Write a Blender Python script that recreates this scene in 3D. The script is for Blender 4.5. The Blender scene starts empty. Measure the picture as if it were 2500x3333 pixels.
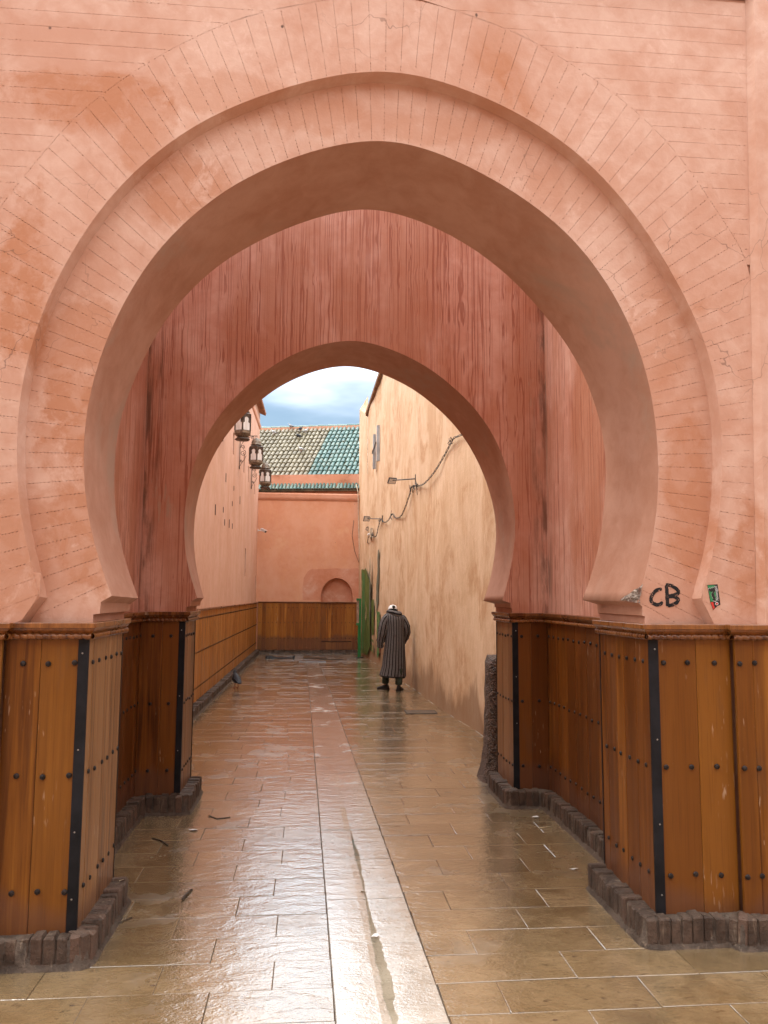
import bpy, bmesh, math, random
from mathutils import Vector, Matrix
random.seed(7)
R = math.radians
SC = bpy.context.scene
COL = SC.collection

# ---------------------------------------------------------------- camera, world, sun, exposure
cam_d = bpy.data.cameras.new('camera')
cam = bpy.data.objects.new('camera', cam_d); COL.objects.link(cam)
cam.location = (0, 0, 1.8)
cam.rotation_euler = (1.6753774, -0.0058279, -0.0915534)
cam_d.sensor_fit = 'VERTICAL'; cam_d.sensor_height = 36.0; cam_d.lens = 36.0 * 2600 / 3333
cam_d.clip_start = 0.05; cam_d.clip_end = 600
SC.camera = cam

SUN_EL, SUN_AZ = R(60), R(-85)      # azimuth measured clockwise from +Y
wd = bpy.data.worlds.new('World'); SC.world = wd; wd.use_nodes = True
nt = wd.node_tree; nt.nodes.clear()
w_out = nt.nodes.new('ShaderNodeOutputWorld')
w_bg = nt.nodes.new('ShaderNodeBackground'); w_bg.inputs['Strength'].default_value = 0.15
sky = nt.nodes.new('ShaderNodeTexSky'); sky.sky_type = 'NISHITA'; sky.sun_disc = False
sky.sun_elevation = SUN_EL; sky.sun_rotation = SUN_AZ
sky.air_density = 1.3; sky.dust_density = 0.6; sky.ozone_density = 2.0
w_tc = nt.nodes.new('ShaderNodeTexCoord')
w_sep = nt.nodes.new('ShaderNodeSeparateXYZ'); nt.links.new(w_tc.outputs['Generated'], w_sep.inputs[0])
w_map = nt.nodes.new('ShaderNodeMapping'); w_map.inputs['Scale'].default_value = (1.3, 1.3, 4.5)
w_map.inputs['Location'].default_value = (0.35, 0.0, 0.2)
nt.links.new(w_tc.outputs['Generated'], w_map.inputs[0])
w_no = nt.nodes.new('ShaderNodeTexNoise'); w_no.inputs['Scale'].default_value = 1.7
w_no.inputs['Detail'].default_value = 5; w_no.inputs['Roughness'].default_value = 0.5
nt.links.new(w_map.outputs[0], w_no.inputs['Vector'])
w_m1 = nt.nodes.new('ShaderNodeMath'); w_m1.operation = 'MULTIPLY_ADD'      # elevation: the deck closes overhead
nt.links.new(w_sep.outputs['Z'], w_m1.inputs[0]); w_m1.inputs[1].default_value = 5.5; w_m1.inputs[2].default_value = -2.15
w_m2 = nt.nodes.new('ShaderNodeMath'); w_m2.operation = 'MULTIPLY_ADD'
nt.links.new(w_no.outputs['Fac'], w_m2.inputs[0]); w_m2.inputs[1].default_value = 1.9
nt.links.new(w_m1.outputs[0], w_m2.inputs[2])
w_ss = nt.nodes.new('ShaderNodeMapRange'); w_ss.interpolation_type = 'SMOOTHSTEP'
nt.links.new(w_m2.outputs[0], w_ss.inputs['Value'])
w_ss.inputs['From Min'].default_value = 0.06; w_ss.inputs['From Max'].default_value = 0.95
w_mix = nt.nodes.new('ShaderNodeMix'); w_mix.data_type = 'RGBA'
nt.links.new(w_ss.outputs[0], w_mix.inputs['Factor'])
nt.links.new(sky.outputs[0], w_mix.inputs[6])
w_mix.inputs[7].default_value = (21.6, 22.4, 23.8, 1)
nt.links.new(w_mix.outputs[2], w_bg.inputs['Color']); nt.links.new(w_bg.outputs[0], w_out.inputs[0])

sun_d = bpy.data.lights.new('sun', 'SUN'); sun_d.energy = 3.4; sun_d.angle = R(30); sun_d.color = (1.0, 0.96, 0.9)
sun = bpy.data.objects.new('sun', sun_d); COL.objects.link(sun)
sdir = Vector((math.sin(SUN_AZ) * math.cos(SUN_EL), math.cos(SUN_AZ) * math.cos(SUN_EL), math.sin(SUN_EL)))
sun.rotation_euler = (-sdir).to_track_quat('-Z', 'Y').to_euler()
sun.location = sdir * 40
SC.view_settings.view_transform = 'Standard'; SC.view_settings.look = 'None'
SC.view_settings.exposure = -0.02; SC.view_settings.gamma = 1.0; SC.view_settings.use_curve_mapping = False
SC.render.engine = 'CYCLES'
SC.cycles.max_bounces = 6; SC.cycles.diffuse_bounces = 4; SC.cycles.adaptive_threshold = 0.03; SC.cycles.glossy_bounces = 3

# ---------------------------------------------------------------- helpers
def tag(o, label=None, cat=None, group=None, kind=None):
    if label: o['label'] = label
    if cat: o['category'] = cat
    if group: o['group'] = group
    if kind: o['kind'] = kind
    return o

def link(o, parent=None):
    COL.objects.link(o)
    if parent is not None: o.parent = parent
    return o

def empty(name, loc=(0, 0, 0), rz=0.0, parent=None):
    o = bpy.data.objects.new(name, None); o.location = loc; o.rotation_euler = (0, 0, rz)
    o.empty_display_size = 0.2
    return link(o, parent)

def mk_mesh(name, verts, faces, mat, smooth=False):
    me = bpy.data.meshes.new(name); me.from_pydata([tuple(v) for v in verts], [], faces); me.update()
    if mat is not None: me.materials.append(mat)
    if smooth:
        for p in me.polygons: p.use_smooth = True
    return me

def mk(name, verts, faces, mat, parent=None, smooth=False, fixn=False):
    me = mk_mesh(name, verts, faces, mat, smooth)
    if fixn:
        bm = bmesh.new(); bm.from_mesh(me); bmesh.ops.recalc_face_normals(bm, faces=bm.faces); bm.to_mesh(me); bm.free()
    return link(bpy.data.objects.new(name, me), parent)

def put(name, me, parent=None, mw=None):
    o = bpy.data.objects.new(name, me); link(o, parent)
    if mw is not None: o.matrix_basis = mw
    return o

class MB:
    """collects shapes into one mesh"""
    def __init__(s): s.v = []; s.f = []
    def add(s, verts, faces, M=None):
        b = len(s.v)
        s.v += [tuple(M @ Vector(v)) if M is not None else tuple(v) for v in verts]
        s.f += [tuple(i + b for i in f) for f in faces]
        return s
    def box(s, x0, x1, y0, y1, z0, z1, M=None):
        v = [(x0, y0, z0), (x1, y0, z0), (x1, y1, z0), (x0, y1, z0), (x0, y0, z1), (x1, y0, z1), (x1, y1, z1), (x0, y1, z1)]
        f = [(0, 3, 2, 1), (4, 5, 6, 7), (0, 1, 5, 4), (1, 2, 6, 5), (2, 3, 7, 6), (3, 0, 4, 7)]
        return s.add(v, f, M)
    def tube(s, pts, r, seg=8, cap=True, M=None):
        v, f = tube_geo(pts, r, seg, cap); return s.add(v, f, M)
    def lathe(s, prof, seg=16, M=None, ph=0.0):
        v, f = lathe_geo(prof, seg, ph); return s.add(v, f, M)
    def loft(s, rings, cap0=True, cap1=True, M=None):
        v, f = loft_geo(rings, cap0, cap1); return s.add(v, f, M)
    def build(s, name, mat, parent=None, smooth=False, fixn=False):
        return mk(name, s.v, s.f, mat, parent, smooth, fixn)

def loft_geo(rings, cap0=True, cap1=True, closed=True):
    n = len(rings[0]); v = [p for r in rings for p in r]; f = []
    for i in range(len(rings) - 1):
        for j in range(n if closed else n - 1):
            k = (j + 1) % n
            f.append((i * n + j, i * n + k, (i + 1) * n + k, (i + 1) * n + j))
    if cap0: f.append(tuple(range(n - 1, -1, -1)))
    if cap1: f.append(tuple((len(rings) - 1) * n + j for j in range(n)))
    return v, f

def tube_geo(pts, r, seg=8, cap=True):
    pts = [Vector(p) for p in pts]; rings = []
    up = Vector((0.13, 0.21, 0.97))
    for i, p in enumerate(pts):
        d = (pts[min(i + 1, len(pts) - 1)] - pts[max(i - 1, 0)])
        d = d.normalized() if d.length > 1e-9 else Vector((0, 0, 1))
        if abs(d.dot(up)) > 0.97: up = Vector((1, 0.1, 0))
        a = d.cross(up).normalized(); b = a.cross(d).normalized(); up = b
        rr = r[i] if isinstance(r, (list, tuple)) else r
        rings.append([tuple(p + (a * math.cos(2 * math.pi * k / seg) + b * math.sin(2 * math.pi * k / seg)) * rr) for k in range(seg)])
    return loft_geo(rings, cap, cap)

def lathe_geo(prof, seg=16, ph=0.0):
    rings = [[(r * math.cos(2 * math.pi * k / seg + ph), r * math.sin(2 * math.pi * k / seg + ph), z) for k in range(seg)] for r, z in prof]
    return loft_geo(rings)

def chamfer_box_mesh(name, mat, c=(0.02, 0.02, 0.02), jit=0.0, seed=0):
    """unit box 0..1 with chamfered edges; c = chamfer as a fraction of each side"""
    rnd = random.Random(seed); v = []; idx = {}
    for sx in (0, 1):
        for sy in (0, 1):
            for sz in (0, 1):
                for ax in range(3):
                    p = [sx, sy, sz]
                    for a in range(3):
                        if a != ax: p[a] = c[a] if p[a] == 0 else 1 - c[a]
                    if jit: p = [q + rnd.uniform(-jit, jit) for q in p]
                    idx[(sx, sy, sz, ax)] = len(v); v.append(tuple(p))
    bm = bmesh.new(); bv = [bm.verts.new(p) for p in v]
    I = lambda *k: bv[idx[k]]
    for ax in range(3):
        o = [a for a in range(3) if a != ax]
        for s in (0, 1):
            q = []
            for u, w in ((0, 0), (1, 0), (1, 1), (0, 1)):
                k = [0, 0, 0]; k[ax] = s; k[o[0]] = u; k[o[1]] = w; q.append(I(*k, ax))
            bm.faces.new(q)
        for u in (0, 1):
            for w in (0, 1):
                k0 = [0, 0, 0]; k0[o[0]] = u; k0[o[1]] = w; k0[ax] = 0; k1 = list(k0); k1[ax] = 1
                bm.faces.new([I(*k0, o[0]), I(*k1, o[0]), I(*k1, o[1]), I(*k0, o[1])])
    for sx in (0, 1):
        for sy in (0, 1):
            for sz in (0, 1):
                bm.faces.new([I(sx, sy, sz, 0), I(sx, sy, sz, 1), I(sx, sy, sz, 2)])
    bmesh.ops.recalc_face_normals(bm, faces=bm.faces)
    me = bpy.data.meshes.new(name); bm.to_mesh(me); bm.free(); me.materials.append(mat)
    return me

def catmull(P, n):
    """smooth curve through P resampled to n points of equal arc length"""
    P = [Vector(p) for p in P]; D = []
    Q = [2 * P[0] - P[1]] + P + [2 * P[-1] - P[-2]]
    for i in range(1, len(Q) - 2):
        for k in range(16):
            t = k / 16.0; a, b, c, d = Q[i - 1], Q[i], Q[i + 1], Q[i + 2]
            D.append(0.5 * ((2 * b) + (c - a) * t + (2 * a - 5 * b + 4 * c - d) * t * t + (3 * b - a - 3 * c + d) * t ** 3))
    D.append(P[-1]); return resample(D, n)

def resample(D, n):
    L = [0.0]
    for a, b in zip(D, D[1:]): L.append(L[-1] + (b - a).length)
    out = []; j = 0
    for k in range(n):
        s = L[-1] * k / (n - 1)
        while j < len(L) - 2 and L[j + 1] < s: j += 1
        t = (s - L[j]) / max(L[j + 1] - L[j], 1e-9); out.append(D[j].lerp(D[j + 1], min(max(t, 0), 1)))
    return out

def smooth_prof(P, n=121, it=14):
    C = catmull(P, n)
    for _ in range(it):
        C = [C[0]] + [(C[i - 1] + C[i] * 2 + C[i + 1]) / 4 for i in range(1, len(C) - 1)] + [C[-1]]
    return C

# ---------------------------------------------------------------- materials
class NM:
    def __init__(s, name):
        s.m = bpy.data.materials.new(name); s.m.use_nodes = True; s.t = s.m.node_tree
        s.b = s.t.nodes['Principled BSDF']; s._pos = None
    def n(s, ty, **kw):
        x = s.t.nodes.new('ShaderNode' + ty)
        for k, v in kw.items(): setattr(x, k, v)
        return x
    def l(s, a, b): s.t.links.new(a, b)
    def inp(s, sock, val):
        if hasattr(val, 'is_output') or hasattr(val, 'links'): s.l(val, sock)
        else: sock.default_value = val
    def pos(s):
        if s._pos is None: s._pos = s.n('NewGeometry').outputs['Position']
        return s._pos
    def mapv(s, vec, scale=(1, 1, 1), loc=(0, 0, 0)):
        x = s.n('Mapping'); s.l(vec, x.inputs[0]); x.inputs['Scale'].default_value = scale; x.inputs['Location'].default_value = loc
        return x.outputs[0]
    def noise(s, vec, scale=1, detail=4, rough=0.55, dist=0.0):
        x = s.n('TexNoise'); s.l(vec, x.inputs['Vector'])
        x.inputs['Scale'].default_value = scale; x.inputs['Detail'].default_value = detail
        x.inputs['Roughness'].default_value = rough; x.inputs['Distortion'].default_value = dist
        return x.outputs['Fac']
    def voro(s, vec, scale, feature='DISTANCE_TO_EDGE', out='Distance', rnd=1.0):
        x = s.n('TexVoronoi'); x.feature = feature; s.l(vec, x.inputs['Vector']); x.inputs['Scale'].default_value = scale
        x.inputs['Randomness'].default_value = rnd
        return x.outputs[out]
    def math(s, op, a, b=0.0, c=0.0):
        x = s.n('Math', operation=op); s.inp(x.inputs[0], a); s.inp(x.inputs[1], b); s.inp(x.inputs[2], c); return x.outputs[0]
    def ss(s, v, lo, hi, o0=0.0, o1=1.0):
        x = s.n('MapRange'); x.interpolation_type = 'SMOOTHSTEP'; s.inp(x.inputs['Value'], v)
        x.inputs['From Min'].default_value = lo; x.inputs['From Max'].default_value = hi
        x.inputs['To Min'].default_value = o0; x.inputs['To Max'].default_value = o1
        return x.outputs[0]
    def mix(s, f, a, b, mode='MIX'):
        x = s.n('Mix', data_type='RGBA', blend_type=mode)
        s.inp(x.inputs['Factor'], f)
        for sock, val in ((x.inputs[6], a), (x.inputs[7], b)):
            if isinstance(val, tuple): sock.default_value = (val[0], val[1], val[2], 1)
            else: s.l(val, sock)
        return x.outputs[2]
    def bump(s, h, strength=0.3, dist=0.01, nrm=None):
        x = s.n('Bump'); s.l(h, x.inputs['Height']); x.inputs['Strength'].default_value = strength; x.inputs['Distance'].default_value = dist
        if nrm is not None: s.l(nrm, x.inputs['Normal'])
        return x.outputs[0]
    def rnd(s): return s.n('ObjectInfo').outputs['Random']
    def sep(s, vec):
        x = s.n('SeparateXYZ'); s.l(vec, x.inputs[0]); return x.outputs
    def done(s, col, rough=0.8, nrm=None, spec=0.4, coat=0.0, coatr=0.05, metal=0.0, coatn=None):
        b = s.b
        if isinstance(col, tuple): b.inputs['Base Color'].default_value = (*col, 1)
        else: s.l(col, b.inputs['Base Color'])
        s.inp(b.inputs['Roughness'], rough); b.inputs['Specular IOR Level'].default_value = spec
        s.inp(b.inputs['Coat Weight'], coat); s.inp(b.inputs['Coat Roughness'], coatr); b.inputs['Metallic'].default_value = metal
        if nrm is not None: s.l(nrm, b.inputs['Normal'])
        if coatn is not None: s.l(coatn, b.inputs['Coat Normal'])
        return s.m

def plain(name, col, rough=0.6, spec=0.4, metal=0.0, var=0.25, scale=9.0):
    m = NM(name); n = m.noise(m.pos(), scale, 4)
    c = m.mix(m.ss(n, 0.3, 0.7), tuple(q * (1 - var) for q in col), tuple(min(q * (1 + var), 1) for q in col))
    return m.done(c, rough, m.bump(n, 0.15, 0.004), spec, metal=metal)

def plaster(name, a, b, blotch=None, blobs=(), gen=0.0, cracks=0.5, specks=True, stroke=None, drip=None, bump=0.25, rough=0.85, foot=None):
    """a, b: the two mottling tones; blotch: colour of damp stains; blobs: (x, z, rx, rz) stains; drip: (colour, amount)"""
    m = NM(name); p = m.pos()
    n1 = m.noise(p, 1.3, 4, 0.6); n2 = m.noise(p, 7.0, 5, 0.65, 0.4); n3 = m.noise(p, 45.0, 4, 0.6)
    f = m.math('ADD', m.math('MULTIPLY', n1, 0.6), m.math('MULTIPLY', n2, 0.4))
    col = m.mix(m.ss(f, 0.36, 0.64), a, b)
    if blotch:
        st = m.ss(m.noise(m.mapv(p, (1, 1, 1), (3.1, 0, 1.7)), 1.05, 5, 0.62, 0.5), 0.62 - 0.14 * gen, 0.80 - 0.14 * gen)
        warp = m.math('MULTIPLY', m.math('SUBTRACT', m.noise(p, 3.0, 6, 0.72, 0.3), 0.5), 2.3)
        xyz = m.sep(p)
        for (bx, bz, rx, rz, am) in blobs:
            dx = m.math('DIVIDE', m.math('SUBTRACT', xyz[0], bx), rx); dz = m.math('DIVIDE', m.math('SUBTRACT', xyz[2], bz), rz)
            d = m.math('SQRT', m.math('ADD', m.math('MULTIPLY', dx, dx), m.math('MULTIPLY', dz, dz)))
            s_ = m.ss(m.math('ADD', d, warp), 1.15, 0.62, 0.0, am)
            st = m.math('MAXIMUM', st, s_)
        st = m.math('MULTIPLY', st, m.ss(n2, 0.34, 0.56, 0.35, 1.0))
        col = m.mix(m.math('MULTIPLY', st, 0.9), col, blotch)
    if blotch and blobs:
        bl = m.math('MULTIPLY', m.ss(m.noise(m.mapv(p, (1, 1, 1), (5, 0, 3)), 4.2, 6, 0.74, 0.5), 0.54, 0.66), m.ss(n1, 0.40, 0.60))
        col = m.mix(m.math('MULTIPLY', bl, 0.55), col, (0.68, 0.46, 0.365))
    h = m.math('ADD', m.math('MULTIPLY', n2, 0.7), m.math('MULTIPLY', n3, 0.25))
    if stroke:      # vertical trowel or brush marks
        sv = m.noise(m.mapv(p, (8, 8, 3.2)), 1.0, 5, 0.70, 0.2)
        sv2 = m.noise(m.mapv(p, (1.5, 1.5, 0.5)), 1.0, 5, 0.6)
        col = m.mix(m.ss(sv, 0.44, 0.66, 0, 0.6), col, stroke[0]); col = m.mix(m.ss(sv2, 0.48, 0.68, 0, 0.65), col, stroke[1])
        h = m.math('ADD', h, m.math('MULTIPLY', sv, 1.2))
    if foot:
        xyz = m.sep(p); eg = m.math('ADD', xyz[2], m.math('MULTIPLY', m.math('SUBTRACT', m.noise(m.mapv(p, (1.2, 1.2, 0.5)), 1.0, 5, 0.6), 0.5), 1.5))
        col = m.mix(m.ss(eg, 0.62, 0.28, 0, 0.75), col, foot)
    rr = rough
    if drip:
        wob = m.math('MULTIPLY', m.noise(m.mapv(p, (3, 3, 3.5)), 1.0, 1), 0.022)
        xyz = m.sep(p); cmb = m.n('CombineXYZ')
        m.l(m.math('ADD', xyz[0], wob), cmb.inputs[0]); m.l(m.math('ADD', xyz[1], wob), cmb.inputs[1]); m.l(xyz[2], cmb.inputs[2])
        d1 = m.noise(m.mapv(cmb.outputs[0], (17, 17, 0.22)), 1.0, 1, 0.5)
        ridge = m.math('ABSOLUTE', m.math('SUBTRACT', d1, 0.5))
        line = m.ss(ridge, 0.022, 0.008, 0, 0.75)
        d1b = m.noise(m.mapv(cmb.outputs[0], (38, 38, 0.14), (3, 8, 1)), 1.0, 1, 0.5)
        line = m.math('MAXIMUM', line, m.ss(m.math('ABSOLUTE', m.math('SUBTRACT', d1b, 0.47)), 0.030, 0.008, 0, 0.8))
        d2 = m.noise(m.mapv(cmb.outputs[0], (1.5, 1.5, 0.5), (5, 2, 0)), 1.0, 5, 0.62)
        d3 = m.noise(m.mapv(cmb.outputs[0], (16, 16, 0.8), (2, 7, 0)), 1.0, 4, 0.6)
        band = m.ss(d2, 0.44, 0.62)
        col = m.mix(m.math('MULTIPLY', band, 0.6), col, drip[0])
        col = m.mix(m.math('MULTIPLY', m.ss(d3, 0.55, 0.72), 0.28), col, drip[1])
        col = m.mix(m.math('MULTIPLY', line, m.ss(m.noise(p, 1.1, 2), 0.38, 0.55, 0.45, 0.9)), col, drip[2])
        bare = m.math('MULTIPLY', m.ss(m.noise(m.mapv(p, (5, 5, 1.0), (1, 4, 3)), 1.0, 6, 0.7), 0.63, 0.70), m.ss(m.noise(p, 0.8, 2), 0.5, 0.6))
        col = m.mix(m.math('MULTIPLY', bare, 0.8), col, drip[3])
        h = m.math('ADD', h, m.math('MULTIPLY', line, -0.5))
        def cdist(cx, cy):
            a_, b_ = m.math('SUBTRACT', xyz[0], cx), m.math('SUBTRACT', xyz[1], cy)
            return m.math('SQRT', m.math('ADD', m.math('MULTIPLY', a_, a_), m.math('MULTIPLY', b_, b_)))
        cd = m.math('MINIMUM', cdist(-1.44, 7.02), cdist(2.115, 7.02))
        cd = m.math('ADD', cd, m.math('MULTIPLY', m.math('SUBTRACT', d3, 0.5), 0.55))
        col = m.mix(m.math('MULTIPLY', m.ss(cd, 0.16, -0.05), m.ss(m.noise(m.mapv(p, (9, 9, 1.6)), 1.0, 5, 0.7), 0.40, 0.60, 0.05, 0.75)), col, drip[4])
        rr = m.ss(d2, 0.4, 0.65, 0.75, 0.45)
    if cracks:
        wv = m.n('VectorMath', operation='ADD'); m.l(p, wv.inputs[0])
        nv = m.n('TexNoise'); m.l(p, nv.inputs['Vector']); nv.inputs['Scale'].default_value = 2.5; nv.inputs['Detail'].default_value = 4
        sc = m.n('VectorMath', operation='SCALE'); m.l(nv.outputs['Color'], sc.inputs[0]); sc.inputs['Scale'].default_value = 0.55
        m.l(sc.outputs[0], wv.inputs[1])
        ck = m.ss(m.voro(wv.outputs[0], 2.1), 0.0055, 0.0015)
        ck = m.math('MULTIPLY', ck, m.ss(m.noise(m.mapv(p, (1, 1, 1), (7, 3, 2)), 0.9, 3), 0.53, 0.63))
        col = m.mix(m.math('MULTIPLY', ck, cracks), col, tuple(q * 0.35 for q in a))
    if specks:
        vd = m.voro(m.mapv(p, (1, 1, 0.6)), 6.0, 'F1'); g = m.ss(m.noise(m.mapv(p, (1, 1, 1), (2, 9, 4)), 9.0, 2), 0.56, 0.62)
        sp = m.math('MULTIPLY', m.ss(m.math('ADD', vd, m.math('MULTIPLY', n3, 0.10)), 0.115, 0.085), g)
        col = m.mix(m.math('MULTIPLY', sp, 0.85), col, (0.07, 0.04, 0.03))
    return m.done(col, rr, m.bump(h, bump, 0.012), 0.3)

FB = [(-1.25, 4.47, 0.55, 0.20, 0.9), (-0.95, 4.28, 0.16, 0.30, 0.7), (-1.55, 3.4, 0.16, 0.55, 0.95), (-1.5, 1.95, 0.22, 0.45, 0.7),
      (-0.72, 4.02, 0.30, 0.22, 0.75), (-1.24, 2.72, 0.22, 0.42, 0.9), (-1.24, 3.15, 0.2, 0.25, 0.7), (-1.18, 2.15, 0.22, 0.38, 0.85),
      (0.0, 4.52, 0.35, 0.12, 0.5), (-0.55, 4.55, 0.3, 0.15, 0.5), (2.12, 2.35, 0.16, 0.55, 0.8), (1.95, 3.25, 0.16, 0.45, 0.6),
      (2.42, 2.0, 0.12, 0.4, 0.8), (1.5, 4.15, 0.3, 0.15, 0.35), (0.75, 4.48, 0.35, 0.10, 0.45), (1.05, 4.95, 0.12, 0.3, 0.5)]
M_FRONT = plaster('salmon_plaster', (0.505, 0.268, 0.180), (0.610, 0.390, 0.295), (0.420, 0.168, 0.078), FB, 0.35, 0.6, bump=0.4)
M_SOFFIT_SHADE = plaster('shaded_soffit_plaster', (0.42, 0.200, 0.122), (0.52, 0.285, 0.195), (0.40, 0.25, 0.175), (), 0.6, 0.0, False, bump=0.25)  # front plaster darkened: shade under the arch put into the colour
M_RED = plaster('damp_red_plaster', (0.58, 0.275, 0.190), (0.68, 0.395, 0.300), None, (), 0, 0.0, False,
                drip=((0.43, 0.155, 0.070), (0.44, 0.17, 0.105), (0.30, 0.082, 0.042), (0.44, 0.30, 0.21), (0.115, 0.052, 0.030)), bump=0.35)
M_PINK = plaster('pink_plaster', (0.62, 0.345, 0.235), (0.70, 0.435, 0.325), (0.62, 0.36, 0.22), (), 0.5, 0.0, False, stroke=((0.70, 0.43, 0.30), (0.60, 0.32, 0.205)))
M_ORANGE = plaster('orange_plaster', (0.68, 0.315, 0.180), (0.73, 0.385, 0.245), (0.74, 0.43, 0.26), (), 0.6, 0.0, True, stroke=((0.72, 0.36, 0.20), (0.75, 0.41, 0.27)))
M_PATCH = plaster('repair_plaster', (0.58, 0.230, 0.125), (0.66, 0.310, 0.195), (0.70, 0.42, 0.31), (), 0.9, 0.0, False)
M_TAN = plaster('tan_plaster', (0.56, 0.370, 0.220), (0.64, 0.450, 0.295), (0.45, 0.250, 0.122), (), 1.25, 0.0, False, stroke=((0.68, 0.49, 0.315), (0.47, 0.275, 0.14)), bump=0.6, foot=(0.23, 0.125, 0.062))
M_COPING = plaster('coping_plaster', (0.58, 0.27, 0.16), (0.64, 0.33, 0.22), (0.35, 0.15, 0.08), (), 0.5, 0.0, True)

def wood(name, dark, mid, light, zsc=0.9, rough=0.42, coat=0.06, stain=0.0, sz=0.52):
    m = NM(name); p = m.pos(); rd = m.rnd()
    off = m.n('CombineXYZ'); m.l(m.math('MULTIPLY', rd, 37.0), off.inputs[0]); m.l(m.math('MULTIPLY', rd, 17.0), off.inputs[2])
    va = m.n('VectorMath', operation='ADD'); m.l(p, va.inputs[0]); m.l(off.outputs[0], va.inputs[1]); q = va.outputs[0]
    g1 = m.noise(m.mapv(q, (26, 26, zsc)), 1.0, 5, 0.6, 0.6); g2 = m.noise(m.mapv(q, (120, 120, zsc * 3)), 1.0, 3, 0.6); g3 = m.noise(m.mapv(q, (3.5, 3.5, 0.8)), 1.0, 4)
    f = m.math('ADD', m.math('MULTIPLY', g1, 0.62), m.math('MULTIPLY', g3, 0.38))
    c = m.mix(m.ss(f, 0.38, 0.52), dark, mid); c = m.mix(m.ss(f, 0.50, 0.64), c, light)
    c = m.mix(m.ss(rd, 0.15, 0.95, 0.0, 0.85), c, m.mix(0.5, dark, mid), 'MIX')
    c = m.mix(m.ss(m.math('FRACT', m.math('MULTIPLY', rd, 5.7)), 0.45, 1.0, 0.0, 0.45), c, tuple(q_ * 0.8 for q_ in dark))
    c = m.mix(m.ss(m.math('FRACT', m.math('MULTIPLY', rd, 11.3)), 0.6, 1.0, 0.0, 0.4), c, light)
    c = m.mix(m.ss(g2, 0.5, 0.75, 0, 0.45), c, dark)
    # scuffs and pale scratches
    sv = m.noise(m.mapv(q, (70, 70, 9)), 1.0, 2, 0.5); gt = m.ss(m.noise(q, 2.3, 3), 0.56, 0.68)
    c = m.mix(m.math('MULTIPLY', m.math('MULTIPLY', m.ss(sv, 0.63, 0.69), gt), 0.6), c, (0.55, 0.40, 0.27))
    c = m.mix(m.ss(m.noise(m.mapv(p, (6, 6, 1.2), (4, 4, 1)), 1.0, 5, 0.65), 0.60, 0.70, 0, 0.30), c, (0.11, 0.055, 0.03))
    if stain:
        xyz = m.sep(p)
        edge = m.math('ADD', xyz[2], m.math('MULTIPLY', m.math('SUBTRACT', m.noise(m.mapv(p, (3, 3, 0.5)), 1.0, 4), 0.5), 0.5))
        c = m.mix(m.ss(edge, sz + 0.06, sz - 0.06, 0, stain), c, (0.12, 0.055, 0.035))
    h = m.math('ADD', g1, m.math('MULTIPLY', g2, 0.6))
    return m.done(c, m.ss(g3, 0.3, 0.7, rough - 0.08, rough + 0.14), m.bump(h, 0.22, 0.004), 0.28, coat, 0.25)

M_WOOD = wood('varnished_cedar', (0.092, 0.026, 0.003), (0.215, 0.073, 0.007), (0.33, 0.128, 0.014), stain=0.5, sz=0.27)
M_WOODSHADE = wood('shaded_cedar', (0.066, 0.017, 0.003), (0.160, 0.047, 0.005), (0.25, 0.085, 0.010), stain=0.5, sz=0.33)  # same cedar darkened: passage shade put into the colour
M_WOODA = wood('alley_cedar', (0.24, 0.085, 0.017), (0.42, 0.165, 0.034), (0.52, 0.235, 0.060))
M_WOODE = wood('end_cedar', (0.16, 0.046, 0.009), (0.36, 0.125, 0.018), (0.50, 0.21, 0.036), stain=0.6)
M_WOODJ = wood('glare_cedar', (0.130, 0.055, 0.020), (0.260, 0.122, 0.046), (0.36, 0.185, 0.080), stain=0.5, sz=0.27)  # paler, greyer cedar: sky glare on the jamb boards put into the colour
M_TRIM = wood('trim_cedar', (0.085, 0.026, 0.008), (0.20, 0.068, 0.015), (0.30, 0.115, 0.03), 4.0, 0.3, 0.4)
M_BLACK = plain('black_painted_steel', (0.010, 0.010, 0.012), 0.55, 0.22, 0.0, 0.5, 6)
M_STUD = plain('iron_stud', (0.028, 0.022, 0.020), 0.42, 0.5, 0.6, 0.5, 30)
M_SCREW = plain('zinc_screw', (0.35, 0.34, 0.32), 0.4, 0.5, 0.9)
M_DARKVOID = plain('dark_gap', (0.012, 0.010, 0.008), 0.9, 0.1)

def brickmat(name, a, b, c):
    m = NM(name); p = m.pos(); rd = m.rnd()
    n1 = m.noise(p, 9, 6, 0.65); n2 = m.noise(m.mapv(p, (30, 30, 5)), 1.0, 5, 0.65); n3 = m.noise(p, 70, 4, 0.6)
    col = m.mix(m.ss(n1, 0.35, 0.65), a, b); col = m.mix(m.ss(rd, 0.55, 1.0, 0, 0.6), col, c)
    col = m.mix(m.ss(n2, 0.58, 0.72, 0, 0.75), col, (0.24, 0.18, 0.125))
    col = m.mix(m.ss(n3, 0.55, 0.7, 0, 0.5), col, (0.03, 0.018, 0.012))
    h = m.math('ADD', n1, m.math('ADD', m.math('MULTIPLY', n3, 0.6), m.math('MULTIPLY', n2, 0.5)))
    return m.done(col, m.ss(n1, 0.3, 0.7, 0.5, 0.9), m.bump(h, 0.9, 0.014), 0.25)
M_BRICK = brickmat('wet_kerb_brick', (0.055, 0.036, 0.025), (0.110, 0.072, 0.050), (0.150, 0.088, 0.060))
M_MORTAR = brickmat('kerb_mortar', (0.045, 0.030, 0.020), (0.115, 0.083, 0.060), (0.16, 0.12, 0.085))

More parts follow.
